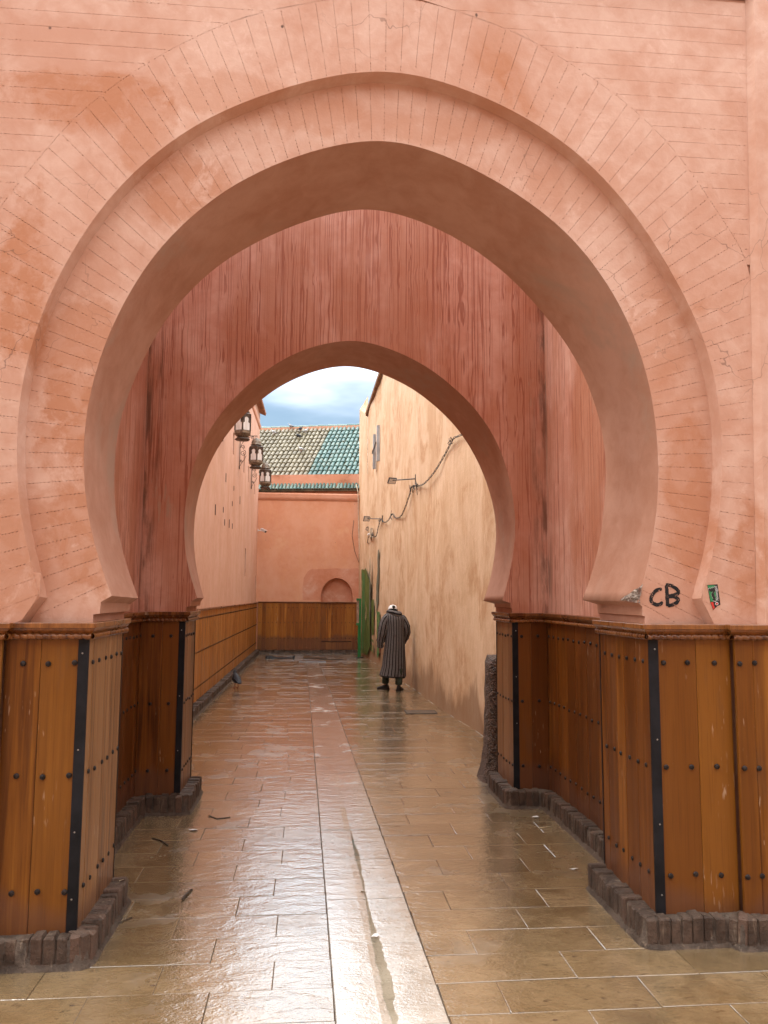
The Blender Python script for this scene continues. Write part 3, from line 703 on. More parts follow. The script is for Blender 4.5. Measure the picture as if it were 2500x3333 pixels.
# chipped corner of the right arch foot showing the rubble behind the plaster
rc = random.Random(5); cv = []; cf = []
c0, c1, c2 = Vector((1.835, 4.289, 1.872)), Vector((1.768, 4.46, 1.782)), Vector((1.813, 4.289, 1.768))
NN = 9
for i in range(NN + 1):
    for j in range(NN + 1 - i):
        p = c0 + (c1 - c0) * (i / NN) + (c2 - c0) * (j / NN)
        e = min(i, j, NN - i - j)
        b = rc.uniform(-0.006, 0.012) if e > 0 else 0.002
        p = p + Vector((-0.8, -0.35, 0.1)) * (0.004 + b) + Vector((rc.uniform(-.003, .003), rc.uniform(-.003, .003), rc.uniform(-.004, .004)))
        cv.append(p)
ix = lambda i, j: sum(NN + 1 - q for q in range(i)) + j
for i in range(NN):
    for j in range(NN - i):
        cf.append((ix(i, j), ix(i + 1, j), ix(i, j + 1)))
        if j < NN - i - 1: cf.append((ix(i + 1, j), ix(i + 1, j + 1), ix(i, j + 1)))
gp(tag(mk('broken_edge', cv, cf, M_CHIP, gate), 'rough grey broken plaster corner at the arch foot'))

# ---------------------------------------------------------------- inner gate wall and the side walls of the open passage
gate2 = tag(empty('inner_gate_wall', (0.36, 7.3, 0)), 'damp dark red inner gate wall with smaller horseshoe arch, streaked by rain', 'wall')
J2L, J2R = -1.06, 1.787
T2F, T2B = tail(P2F, J2L, J2R), tail(P2B, J2L, J2R)
flat_loft('intrados', T2F, Y2F, T2B, Y2B, M_SOFFIT_SHADE, gate2, 7, 7)
WZ2 = 6.9
wall_face('arch_face', T2F, -3.4, 4.0, WZ2, Y2F, M_RED, gate2)
wall_face('arch_back', T2B, -3.4, 4.0, WZ2, Y2B, M_PINK, gate2, False)
gp(mk('wall_top', [(-3.4, Y2F, WZ2), (4, Y2F, WZ2), (4, Y2B, WZ2), (-3.4, Y2B, WZ2)], [(0, 1, 2, 3)], M_RED, gate2))
o = MB().box(-3.3, -1.448, Y_BACK + 0.002, Y2F - 0.002, 0, WZ2 - 0.01).build('side_wall', M_RED, gate2); gp(o)
o = MB().box(2.118, 3.9, Y_BACK + 0.002, Y2F - 0.002, 0, WZ2 - 0.01).build('side_wall', M_RED, gate2); gp(o)

# ---------------------------------------------------------------- sweeping along a polyline (outward = right-hand side)
def offset_path(path, d):
    P = [Vector(p) for p in path]; out = []
    for i, p in enumerate(P):
        n0 = n1 = None
        if i > 0: t = (p - P[i - 1]).normalized(); n0 = Vector((t[1], -t[0]))
        if i < len(P) - 1: t = (P[i + 1] - p).normalized(); n1 = Vector((t[1], -t[0]))
        if n0 is None: out.append(p + n1 * d)
        elif n1 is None: out.append(p + n0 * d)
        else:
            m = (n0 + n1); m = m / max(m.dot(n0), 1e-6) if m.length > 1e-6 else n0; out.append(p + m * d)
    return out
def sweep(name, path, prof, mat, parent, smooth=False):
    rows = [offset_path(path, d) for d, z in prof]; v = []; f = []; n = len(prof)
    for i in range(len(path)):
        for j in range(n): v.append((rows[j][i][0], rows[j][i][1], prof[j][1]))
    for i in range(len(path) - 1):
        for j in range(n - 1): f.append((i * n + j, (i + 1) * n + j, (i + 1) * n + j + 1, i * n + j + 1))
    f.append(tuple(range(n))); f.append(tuple((len(path) - 1) * n + j for j in range(n - 1, -1, -1)))
    return gp(mk(name, v, f, mat, parent, smooth))
def rope(path, d, z, r, mat, parent, pitch=0.035, strands=1, coarse=False):
    P = offset_path(path, d); v = []; f = []; seg = 10; ph = 0.0
    for a, b in zip(P, P[1:]):
        t = (b - a); L = t.length
        if L < 0.01: continue
        t = t / L; nn = Vector((t[1], -t[0])); n = max(2, int(L / (pitch / (6 if coarse else 14)))); base = len(v)
        for i in range(n + 1):
            s = L * i / n
            for k in range(seg):
                an = 2 * math.pi * k / seg
                rr = r * (0.62 + 0.52 * abs(math.sin((s + ph) / pitch * math.pi + an * 0.5)) ** 0.6)
                v.append((a[0] + t[0] * s + nn[0] * math.cos(an) * rr, a[1] + t[1] * s + nn[1] * math.cos(an) * rr, z + math.sin(an) * rr))
        for i in range(n):
            for k in range(seg):
                k2 = (k + 1) % seg; f.append((base + i * seg + k, base + (i + 1) * seg + k, base + (i + 1) * seg + k2, base + i * seg + k2))
        ph += L
    return gp(mk('rope_molding', v, f, mat, parent, True))

plank_me = {}
def plank_mesh(mat):
    if mat.name not in plank_me: plank_me[mat.name] = chamfer_box_mesh('plank', mat, (0.016, 0.06, 0.002))
    return plank_me[mat.name]
sv_, sf_ = lathe_geo([(0.0145, 0.0), (0.0145, 0.004), (0.0125, 0.008), (0.007, 0.0105), (0.001, 0.0112)], 9)
stud_me = mk_mesh('stud', sv_, sf_, M_STUD)
scv, scf = lathe_geo([(0.006, 0.0), (0.0055, 0.002), (0.002, 0.003)], 8); screw_me = mk_mesh('screw', scv, scf, M_SCREW)
def frame_mat(p, t, n, z):      # local x along t, y along -n (into the wall), z up
    return Matrix(((t[0], -n[0], 0, p[0]), (t[1], -n[1], 0, p[1]), (0, 0, 1, z), (0, 0, 0, 1)))
def planks(parent, a, b, widths, z0, z1, mat, th=0.022, jit=0.0015):
    a, b = Vector(a), Vector(b); t = (b - a); L = t.length; t = t / L; n = Vector((t[1], -t[0])); s = 0.0; k = 0
    while s < L - 0.004:
        w = min(widths[k % len(widths)], L - s); k += 1
        if L - s - w < 0.03: w = L - s
        p = a + t * (s + 0.001) + n * random.uniform(-jit, jit)
        put('plank', plank_mesh(mat), parent, Matrix.Translation(-parent.location) @ frame_mat(p, t, n, z0) @ Matrix.Diagonal((w - 0.002, th, z1 - z0 + random.uniform(-.002, .002), 1)))
        s += w
def stud_at(parent, p, n, z, sc=1.0, me=None, name='stud'):
    # studs are turned so that their axis points along n
    q = Vector((n[0], n[1], 0)).to_track_quat('Z', 'Y').to_matrix().to_4x4()
    put(name, me or stud_me, parent, Matrix.Translation(-parent.location) @ Matrix.Translation((p[0] + n[0] * 0.0005, p[1] + n[1] * 0.0005, z)) @ q @ Matrix.Rotation(random.uniform(0, 1), 4, 'Z') @ Matrix.Diagonal((sc, sc, sc * random.uniform(0.8, 1.2), 1)))
ROWS = (0.335, 0.89, 1.45)
def studs(parent, a, b, ss, rows=ROWS, sc=1.0):
    a, b = Vector(a), Vector(b); t = (b - a).normalized(); n = Vector((t[1], -t[0]))
    for z in rows:
        for s in ss: stud_at(parent, a + t * (s + random.uniform(-.005, .005)) + n * 0.001, n, z + random.uniform(-.006, .006), sc)
def corner_strip(parent, c, t1, n1, n2, z0, z1, w=0.052, back=False):
    """black steel angle: flat leaf along -t1 from the corner c on face n1, narrow leaf on face n2"""
    mb = MB(); c = Vector(c); th = 0.004
    t1 = Vector(t1); n1 = Vector(n1); n2 = Vector(n2)
    def slab(p, d, n, w_):
        a = p; b = p + d * w_; q = [a + n * th, b + n * th, b - n * 0.002, a - n * 0.002]
        v = [(x[0], x[1], z0) for x in q] + [(x[0], x[1], z1) for x in q]
        mb.add(v, [(0, 1, 2, 3), (7, 6, 5, 4), (0, 4, 5, 1), (1, 5, 6, 2), (2, 6, 7, 3), (3, 7, 4, 0)])
    slab(c + n2 * th, -t1, n1, w); slab(c - n1 * 0.001, -n1, n2, 0.010)
    o = gp(mb.build('corner_strip', M_BLACK, parent, fixn=True))
    return o
CAP = [(-0.02, TOP), (0.046, TOP), (0.048, TOP - 0.003), (0.048, TOP - 0.025), (0.040, TOP - 0.028), (0.034, TOP - 0.038), (0.024, TOP - 0.046), (0.018, TOP - 0.055), (-0.002, TOP - 0.056)]
KZ = 0.150
def dado(name, label, loc, path, faces, strips, cat='panelling'):
    th = tag(empty(name, loc), label, cat)
    sweep('cap_molding', path, CAP, M_TRIM, th)
    rope(path, 0.020, TOP - 0.069, 0.0145, M_TRIM, th, 0.038)
    return th
Z1 = TOP - 0.066
# front left pier
A, B, C_, D_, E_ = (-2.7, 4.20), (-1.53, 4.20), (-1.53, 4.25), (JL, 4.25), (JL, Y_BACK)
d = dado('wood_dado', 'orange cedar plank dado cladding the foreground pier left of the big arch', (-1.6, 4.4, 0), [A, B, C_, D_, E_], None, None)
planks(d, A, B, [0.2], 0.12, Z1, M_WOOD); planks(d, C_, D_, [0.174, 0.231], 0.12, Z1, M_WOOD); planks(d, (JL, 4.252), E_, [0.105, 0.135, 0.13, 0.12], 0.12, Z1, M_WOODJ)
studs(d, A, B, [0.15, 0.33, 0.52, 0.71, 0.90, 1.08]); studs(d, C_, D_, [0.089, 0.209, 0.341]); studs(d, D_, E_, [0.09, 0.21, 0.36, 0.47, 0.60, 0.72], ROWS, 0.85)
corner_strip(d, D_, (1, 0), (0, -1), (1, 0), 0.125, Z1)
corner_strip(d, E_, (0, 1), (1, 0), (0, 1), 0.125, Z1, 0.012)
for z in (0.30, 0.62, 1.02, 1.50): stud_at(d, (JL - 0.026, 4.2455), (0, -1), z, 0.8, screw_me, 'screw')
# front right pier
A, B, C_, D_, E_ = (JR, Y_BACK), (JR, 4.25), (2.30, 4.25), (2.30, 4.20), (3.5, 4.20)
d = dado('wood_dado', 'cedar plank dado on the foreground pier under the black CB letters', (2.4, 4.4, 0), [A, B, C_, D_, E_], None, None)
planks(d, A, (JR, 4.252), [0.10, 0.16, 0.12, 0.17, 0.10], 0.12, Z1, M_WOODSHADE); planks(d, B, C_, [0.262, 0.196], 0.12, Z1, M_WOOD); planks(d, D_, E_, [0.10, 0.30, 0.22], 0.12, Z1, M_WOOD)
studs(d, A, B, [0.09, 0.21, 0.32, 0.44, 0.56, 0.67], ROWS, 0.85); studs(d, B, C_, [0.078, 0.215, 0.362]); studs(d, D_, E_, [0.022, 0.105, 0.24, 0.40, 0.6, 0.8])
corner_strip(d, B, (-1, 0), (0, -1), (-1, 0), 0.125, Z1)
corner_strip(d, A, (0, 1), (-1, 0), (0, 1), 0.125, Z1, 0.012)
for z in (0.24, 0.6, 1.04, 1.52): stud_at(d, (JR + 0.028, 4.2455), (0, -1), z, 0.8, screw_me, 'screw')
# passage left: side wall, inner pier
A, B, C_, D_ = (-1.43, Y_BACK + 0.03), (-1.43, 7.0), (J2L, 7.0), (J2L, 7.62)
d = dado('wood_dado', 'shaded cedar plank dado along the passage and inner pier on the left', (-1.4, 6.4, 0), [A, B, C_, D_], None, None)
planks(d, A, (-1.43, 6.998), [0.20, 0.17, 0.19], 0.12, Z1, M_WOODSHADE); planks(d, B, (J2L, 7.0), [0.185, 0.185], 0.12, Z1, M_WOODSHADE); planks(d, (J2L, 7.002), D_, [0.18, 0.2, 0.24], 0.12, Z1, M_WOODJ)
studs(d, A, B, [0.4 + 0.13 * i for i in range(13)], ROWS, 0.9); studs(d, B, C_, [0.105, 0.255]); studs(d, C_, D_, [0.06 + 0.105 * i for i in range(6)], ROWS, 0.85)
corner_strip(d, C_, (1, 0), (0, -1), (1, 0), 0.125, Z1); corner_strip(d, D_, (0, 1), (1, 0), (0, 1), 0.125, Z1, 0.012)
for z in (0.5, 0.95, 1.5): stud_at(d, (J2L - 0.026, 6.9955), (0, -1), z, 0.8, screw_me, 'screw')
# passage right
A, B, C_, D_ = (J2R, 7.62), (J2R, 7.0), (2.10, 7.0), (2.10, Y_BACK + 0.03)
d = dado('wood_dado', 'shaded cedar plank dado along the passage and inner pier on the right', (2.0, 6.4, 0), [A, B, C_, D_], None, None)
planks(d, A, (J2R, 7.002), [0.24, 0.2, 0.18], 0.12, Z1, M_WOODJ); planks(d, B, C_, [0.165, 0.15], 0.12, Z1, M_WOODSHADE); planks(d, (2.10, 6.998), D_, [0.30, 0.24, 0.2, 0.26, 0.22], 0.12, Z1, M_WOODSHADE)
studs(d, A, B, [0.05 + 0.105 * i for i in range(6)], ROWS, 0.85); studs(d, B, C_, [0.08, 0.228]); studs(d, C_, D_, [0.06 + 0.131 * i for i in range(14)], ROWS, 0.9)
corner_strip(d, B, (-1, 0), (0, -1), (-1, 0), 0.125, Z1); corner_strip(d, A, (0, 1), (-1, 0), (0, 1), 0.125, Z1, 0.012)
for z in (0.7, 1.1, 1.5): stud_at(d, (J2R + 0.027, 6.9955), (0, -1), z, 0.8, screw_me, 'screw')

# ---------------------------------------------------------------- brick kerbs
brick_mes = [chamfer_box_mesh('brick', M_BRICK, (0.09, 0.07, 0.05), 0.026, 40 + s) for s in range(6)]
BG = [unit_geo(m) for m in brick_mes]
def walk(path, rad_=0.07, step=0.01):
    """dense points along path with rounded corners -> list of (point, tangent)"""
    P = [Vector(p) for p in path]; out = []
    pts = [P[0]]
    for i in range(1, len(P) - 1):
        a, b, c = P[i - 1], P[i], P[i + 1]; r = min(rad_, (a - b).length / 2.2, (c - b).length / 2.2)
        p0 = b + (a - b).normalized() * r; p1 = b + (c - b).normalized() * r
        for k in range(7):
            t = k / 6.0; pts.append(p0 * (1 - t) ** 2 + b * 2 * t * (1 - t) + p1 * t * t)
    pts.append(P[-1])
    return resample(pts, max(2, int(sum((q - p).length for p, q in zip(pts, pts[1:])) / step)))
def kerb(name, label, path, depth=0.115, hgt=0.150, bw=0.056, joined=False):
    pts = walk(path); th = tag(empty(name, (pts[0][0], pts[0][1], 0)), label, 'kerb')
    step = (pts[1] - pts[0]).length; k = max(1, round(bw / step)); i = 0; mb = MB()
    while i + k < len(pts):
        a, b = pts[i], pts[i + k]; t = (b - a).normalized(); n = Vector((t[1], -t[0])); w = (b - a).length
        h = hgt + random.uniform(-0.010, 0.007); dd = depth + random.uniform(-0.005, 0.008)
        p = a + n * random.uniform(-0.006, 0.004)
        M = frame_mat(p, t, n, -0.01) @ Matrix.Rotation(random.gauss(0, 0.025), 4, 'Y') @ Matrix.Rotation(random.gauss(0, 0.03), 4, 'X') @ Matrix.Diagonal((w * random.uniform(0.84, 0.97), dd, h + 0.01, 1))
        j = random.randrange(6)
        if joined: mb.add(BG[j][0], BG[j][1], M)
        else: put('brick', brick_mes[j], th, Matrix.Translation(-th.location) @ M)
        i += k
    if joined: tag(gp(mb.build('brick_row', M_BRICK, th)), kind='stuff')
    pp = pts[::3] + [pts[-1]]
    rows = []
    for q, p in enumerate(pp):
        t = (pp[min(q + 1, len(pp) - 1)] - pp[max(q - 1, 0)]).normalized(); n = Vector((t[1], -t[0]))
        jt = lambda s: random.uniform(-s, s)
        rows.append([(p + n * 0.02, -0.01), (p + n * (0.012 + jt(.004)), 0.012), (p - n * (0.006 + jt(.004)), 0.03), (p - n * (0.010 + jt(.005)), hgt - 0.024 + jt(.006)), (p - n * 0.024, hgt - 0.012 + jt(.004)), (p - n * depth, hgt - 0.009)])
    v = [(q[0][0], q[0][1], q[1]) for r in rows for q in r]; m = 6; f = []
    for i in range(len(rows) - 1):
        for j in range(m - 1): f.append((i * m + j, (i + 1) * m + j, (i + 1) * m + j + 1, i * m + j + 1))
    gp(mk('mortar', v, f, M_MORTAR, th, True))
    return th
kerb('brick_kerb', 'worn dark brick kerb round the foot of the left foreground pier', [(-2.6, 4.11), (-1.46, 4.11), (-1.46, 4.175), (-1.035, 4.175), (-1.035, 5.03)])
kerb('brick_kerb', 'worn dark brick kerb round the foot of the right foreground pier', [(1.745, 5.03), (1.745, 4.175), (2.22, 4.175), (2.22, 4.115), (3.4, 4.115)])
kerb('brick_kerb', 'wet brick kerb along the left passage wall and inner pier', [(-1.34, 5.03), (-1.34, 6.90), (-0.965, 6.90), (-0.965, 7.66)])
kerb('brick_kerb', 'wet brick kerb along the right passage wall and inner pier', [(1.69, 7.66), (1.69, 6.90), (2.01, 6.90), (2.01, 5.03)])

# ---------------------------------------------------------------- alley: left wall, end wall, right wall
AL0, AL1 = Vector((-1.86, 7.65)), Vector((-1.69, 25.44))
al_t = (AL1 - AL0).normalized(); al_n = Vector((al_t[1], -al_t[0]))
def alx(yv): return AL0[0] + (AL1[0] - AL0[0]) * (yv - AL0[1]) / (AL1[1] - AL0[1])
left = tag(empty('alley_wall', (-1.8, 16, 0)), 'long pink plaster wall with slits and lanterns down the left of the alley', 'wall')
# wall skin with real slit openings: columns of panels around the slits
slits = [(15.1, 4.95, 5.42, 0.20), (17.9, 4.93, 5.42, 0.30), (20.45, 4.91, 5.40, 0.30), (21.85, 4.86, 5.30, 0.30), (23.9, 4.79, 5.10, 0.25), (21.45, 2.30, 3.03, 0.34), (25.1, 1.95, 2.40, 0.25)]
ysl = sorted(set([7.65, 25.44] + [q for s in slits for q in (s[0] - s[3] / 2, s[0] + s[3] / 2)] + [7.65 + 1.2 * i for i in range(1, 15)]))
LH = 7.55; mb = MB(); mv = MB()
for a, b in zip(ysl, ysl[1:]):
    hit = [s for s in slits if abs((a + b) / 2 - s[0]) < s[3] / 2]
    zs = [0, LH] if not hit else sorted([0, LH] + [q for s in hit for q in (s[1], s[2])])
    for i, (z0, z1) in enumerate(zip(zs, zs[1:])):
        hole = any(abs(z0 - s[1]) < 1e-6 and abs(z1 - s[2]) < 1e-6 for s in hit)
        xa, xb_ = alx(a), alx(b)
        if not hole: mb.add([(xa, a, z0), (xb_, b, z0), (xb_, b, z1), (xa, a, z1)], [(0, 1, 2, 3)])
        else:
            dpt = 0.14
            mb.add([(xa, a, z0), (xb_, b, z0), (xb_, b, z1), (xa, a, z1), (xa - dpt, a, z0), (xb_ - dpt, b, z0), (xb_ - dpt, b, z1), (xa - dpt, a, z1)], [(0, 1, 5, 4), (1, 2, 6, 5), (2, 3, 7, 6), (3, 0, 4, 7)])
            gp(mk('slit_window', [(xa - dpt + .002, a, z0), (xb_ - dpt + .002, b, z0), (xb_ - dpt + .002, b, z1), (xa - dpt + .002, a, z1)], [(0, 1, 2, 3)], M_DARKVOID, left))
mb.add([(-1.69, 25.44, 0), (-4.2, 25.44, 0), (-4.2, 25.44, LH), (-1.69, 25.44, LH)], [(0, 1, 2, 3)])
mb.add([(-1.86, 7.65, LH), (-1.69, 25.44, LH), (-4.2, 25.44, LH), (-4.2, 7.65, LH)], [(0, 1, 2, 3)])
gp(mb.build('wall_face', M_PINK, left))
sweep('cornice', [AL0 + al_t * 0.01, AL1 - al_t * 0.01], [(0.0, 7.06), (0.03, 7.08), (0.045, 7.12), (0.045, 7.18), (0.0, 7.20)], M_COPING, left)
# small putlog marks (narrow sockets)
mb = MB()
for (yv, z) in [(15.04, 3.38), (16.27, 3.51), (17.9, 3.82), (16.58, 4.21), (18.16, 4.2), (16.57, 3.28), (17.4, 3.33), (18.03, 3.33), (19.6, 4.1)]:
    x = alx(yv) + 0.0025; h = random.uniform(0.05, 0.10); gp(mk('putlog_hole', [(x, yv - 0.06, z - h), (x, yv + 0.06, z - h), (x, yv + 0.06, z + h), (x, yv - 0.06, z + h)], [(0, 1, 2, 3)], M_DARKVOID, left))
# eave tiles at the far top corner
M_TILEB = plain('weathered_brown_tile', (0.235, 0.175, 0.105), 0.75, 0.3, 0, 0.35, 5)
M_TILEO = plain('orange_eave_tile', (0.33, 0.14, 0.07), 0.8, 0.3, 0, 0.3, 6)
def half_tile_geo(L=0.36, r0=0.068, r1=0.056, th=0.014, seg=7):
    """barrel tile, axis along +Y (up the slope), lower end wider"""
    v = []; f = []
    for (yy, r) in ((0, r0), (L, r1)):
        for k in range(seg + 1):
            a = math.pi * k / seg; v.append((r * math.cos(a), yy, r * math.sin(a)))
        for k in range(seg + 1):
            a = math.pi * k / seg; v.append(((r - th) * math.cos(a), yy, (r - th) * math.sin(a)))
    n = 2 * (seg + 1); s = seg + 1
    for k in range(seg):
        f.append((k, k + 1, n + k + 1, n + k)); f.append((s + k, n + s + k, n + s + k + 1, s + k + 1)); f.append((k, s + k, s + k + 1, k + 1))
    return v, f
hv, hf = half_tile_geo()
eave_me = mk_mesh('eave_tile', hv, hf, M_TILEO, False)
for i in range(14):
    yv = 22.9 + i * 0.19
    put('eave_tile', eave_me, left, Matrix.Translation(-left.location) @ Matrix.Translation((alx(yv) + 0.17, yv, LH - 0.02)) @ Matrix.Rotation(R(90), 4, 'Z') @ Matrix.Rotation(R(22), 4, 'X') @ Matrix.Diagonal((1.3, 1.2, 1.2, 1)))
# dado of the left alley wall
p0, p1 = (alx(7.65) + 0.035, 7.65), (alx(25.38) + 0.035, 25.38)
d = tag(empty('wood_dado', (-1.8, 12, 0)), 'long receding cedar dado with stud rows along the left alley wall', 'panelling')
ZA = 1.575
planks(d, p0, p1, [0.125, 0.118, 0.13], 0.10, ZA - 0.03, M_WOODA)
sweep('cap_molding', [p0, p1], [(-0.035, ZA), (0.03, ZA), (0.032, ZA - 0.02), (0.012, ZA - 0.034), (-0.001, ZA - 0.036)], M_TRIM, d)
mb = MB(); tt = (Vector(p1) - Vector(p0)).normalized(); nn = Vector((tt[1], -tt[0])); s = 0.05; L = (Vector(p1) - Vector(p0)).length
q = Vector((nn[0], nn[1], 0)).to_track_quat('Z', 'Y').to_matrix().to_4x4()
while s < L:
    for z in (0.335, 0.89, 1.42):
        p = Vector(p0) + tt * s + nn * 0.002; mb.add(sv_, sf_, Matrix.Translation((p[0], p[1], z)) @ q @ Matrix.Diagonal((1.15, 1.15, 0.7, 1)))
    s += 0.124
tag(gp(mb.build('stud_row', M_STUD, d)), kind='stuff')
kerb('brick_kerb', 'long brick kerb below the dado of the left alley wall', [(p0[0] + 0.12, 7.68), (p1[0] + 0.12, 25.3)], 0.13, 0.13, 0.07, True)

# end wall
END_Y = 25.44
endw = tag(empty('end_wall', (-0.1, END_Y, 0)), 'orange plaster wall closing the alley, with small arched niche', 'wall')
NX, NR, NZ = 0.835, 0.50, 1.60       # niche centre, half width, springing
arch = [(NX + NR * math.cos(a), NZ + 0.15 + (0.60) * math.sin(a)) for a in [math.pi * k / 24 for k in range(25)]]
op = [(NX + NR, NZ - 0.05)] + arch + [(NX - NR, NZ - 0.05)]
poly = [(-1.75, 0), (NX - NR, 0.0)] + list(reversed(op)) + [(NX + NR, 0.0), (1.75, 0), (1.75, 5.02), (-1.75, 5.02)]
gp(mk('wall_face', [(a, END_Y, b) for a, b in poly], [tuple(range(len(poly)))], M_ORANGE, endw))
ND = 0.22
v = [(a, END_Y, b) for a, b in op] + [(a, END_Y + ND, b) for a, b in op]; n = len(op)
gp(mk('niche_reveal', v, [(i, i + 1, n + i + 1, n + i) for i in range(n - 1)], M_ORANGE, endw, True))
gp(mk('niche_back', [(a, END_Y + ND, b) for a, b in op], [tuple(range(n))], M_PATCH, endw, fixn=True))
# darker repair plaster round the niche
out = []
rp = random.Random(9)
for a, b in [(-0.23, 1.66), (-0.24, 2.0), (-0.20, 2.35), (-0.10, 2.56), (0.05, 2.63), (0.4, 2.63), (0.8, 2.66), (1.2, 2.65), (1.5, 2.67), (1.56, 2.5), (1.56, 1.66), (NX + NR + 0.003, 1.66)]: out.append((a + rp.uniform(-.015, .015), b))
inner = [(a + (a - NX) * 0.004, b + 0.002) for a, b in arch]
pp = out + inner + [(NX - NR - 0.003, 1.66)]
gp(mk('repair_patch', [(a, END_Y - 0.006, b) for a, b in pp], [tuple(range(len(pp)))], M_PATCH, endw, fixn=True))
sweep('coping', [(-1.75, END_Y), (1.75, END_Y)], [(-0.02, 4.80), (0.02, 4.81), (0.06, 4.86), (0.07, 4.90), (0.07, 5.00), (0.05, 5.04), (-0.25, 5.05)], M_COPING, endw)
# dado of the end wall, with a recessed door panel under the niche
d = tag(empty('wood_dado', (0, 25.4, 0)), 'weathered cedar plank dado across the end wall of the alley', 'panelling')
YD = END_Y - 0.045
planks(d, (-1.62, YD), (0.345, YD), [0.13, 0.118, 0.135], 0.11, 1.555, M_WOODE)
planks(d, (0.345, YD + 0.03), (1.32, YD + 0.03), [0.165, 0.155, 0.17], 0.37, 1.555, M_WOODE)
planks(d, (0.345, YD), (1.32, YD), [0.16], 0.11, 0.355, M_WOODE)
planks(d, (1.32, YD), (1.56, YD), [0.12], 0.11, 1.555, M_WOODE)
gp(MB().box(0.30, 1.38, YD + 0.056, YD + 0.16, 0.0, 1.553).build('door_backing', M_TRIM, d))
sweep('cap_molding', [(-1.62, YD), (1.56, YD)], [(-0.04, 1.60), (0.028, 1.60), (0.03, 1.58), (0.012, 1.565), (-0.001, 1.556)], M_TRIM, d)
gp(MB().box(0.36, 1.30, YD - 0.008, YD + 0.02, 0.356, 0.369).build('metal_bar', M_STUD, d))
gp(MB().box(0.338, 0.350, YD - 0.006, YD + 0.02, 0.36, 1.554).build('door_stop', M_TRIM, d))
for z in (0.46, 0.95, 1.42):
    for i in range(25):
        x = -1.55 + i * 0.127
        yy = YD + 0.03 if 0.35 < x < 1.31 else YD
        stud_at(d, (x, yy), (0, -1), z, 0.9)
kerb('brick_kerb', 'pale brick kerb at the foot of the end wall', [(-1.6, YD - 0.09), (1.5, YD - 0.09)], 0.1, 0.10, 0.066, False)

# right wall
W = [(2.12, 7.3), (2.24, 9.3), (2.25, 10.8), (2.17, 11.9), (2.09, 13.5), (2.05, 15.4), (1.98, 16.7), (1.84, 20.4), (1.58, 24.5), (1.51, 25.6)]
WC = catmull(W, 90)
right = tag(empty('alley_wall', (2.1, 16, 0)), 'tall tan plaster wall curving along the right of the alley, smeared with green paint', 'wall')
def wall_h(yv): return 7.75 if yv < 20.9 else 7.75 - (yv - 20.9) * 0.19
v = []; f = []; nz = 16
for i, p in enumerate(WC):
    if p[1] > 23.75: break
    for k in range(nz + 1):
        z = wall_h(p[1]) * k / nz; wob = 0.018 * math.sin(p[1] * 2.3 + z * 0.35) + 0.010 * math.sin(p[1] * 5.1 + z * 0.9 + 1) + 0.012 * math.sin(z * 1.7 + p[1])
        if z < 0.4: wob *= z / 0.4
        v.append((p[0] + wob - 0.02 * 0, p[1], z))
nc = len(v) // (nz + 1)
for i in range(nc - 1):
    for k in range(nz):
        a = i * (nz + 1) + k; f.append((a, a + 1, a + nz + 2, a + nz + 1))
gp(mk('wall_face', v, f, M_TAN, right, True))
lastp = WC[nc - 1]
# far stub of the wall, a little lower in plan but taller
v = []; f = []
stub = [(lastp[0] + 0.0, lastp[1] - 0.002), (1.50, 25.6)]
for (x, yv) in stub: v += [(x, yv, 0), (x, yv, 7.1 if yv < 24 else 7.95)]
v += [(4.5, 25.6, 0), (4.5, 25.6, 7.95), (4.5, lastp[1], 7.95)]
gp(mk('wall_face', [(stub[0][0], stub[0][1], 0), (1.515, 25.6, 0), (1.515, 25.6, 7.85), (stub[0][0], stub[0][1], 7.2), (1.70, 24.3, 8.0), (1.64, 25.6, 8.05)], [(0, 1, 2, 3), (3, 2, 5, 4)], M_TAN, right))
rim = [p for p in WC if p[1] <= 23.75]
v = []; f = []
for i, p in enumerate(rim):
    z = wall_h(p[1]); v += [(p[0] + 0.01, p[1], z - 0.10), (p[0] - 0.07, p[1], z - 0.06), (p[0] - 0.08, p[1], z + 0.02), (p[0] + 0.5, p[1], z + 0.06)]
    if i:
        for k in range(3): f.append((4 * i - 4 + k, 4 * i - 3 + k, 4 * i + 1 + k, 4 * i + k))
M_RIM = plain('brown_tile_rim', (0.20, 0.10, 0.05), 0.8, 0.3, 0, 0.35, 4)
gp(mk('tile_rim', v, f, M_RIM, right))
def wx(yv):
    for p, q_ in zip(WC, WC[1:]):
        if p[1] <= yv <= q_[1]: return p[0] + (q_[0] - p[0]) * (yv - p[1]) / (q_[1] - p[1])
    return WC[-1][0]
def wnorm(yv):
    t = Vector((wx(yv + 0.2) - wx(yv - 0.2), 0.4)).normalized(); return Vector((-t[1], t[0]))
def brushpaint(name, c1, c2, worn):
    m = NM(name); p = m.pos(); n = m.noise(m.mapv(p, (9, 9, 1.1)), 1.0, 5, 0.65); n2 = m.noise(m.mapv(p, (3, 3, 1.2)), 1.0, 5, 0.65)
    c = m.mix(m.ss(n, 0.38, 0.62), c1, c2); c = m.mix(m.ss(n2, 0.60, 0.66, 0, worn), c, (0.58, 0.37, 0.215)); return m.done(c, 0.7, m.bump(n, 0.3, 0.006), 0.3)
M_GREEN1 = brushpaint('olive_green_paint', (0.055, 0.090, 0.015), (0.125, 0.155, 0.030), 0.85)
M_GREEN2 = brushpaint('leaf_green_paint', (0.040, 0.125, 0.030), (0.085, 0.20, 0.060), 0.6)
M_GREYSM = brushpaint('grey_green_smear', (0.085, 0.095, 0.060), (0.19, 0.185, 0.125), 0.9)
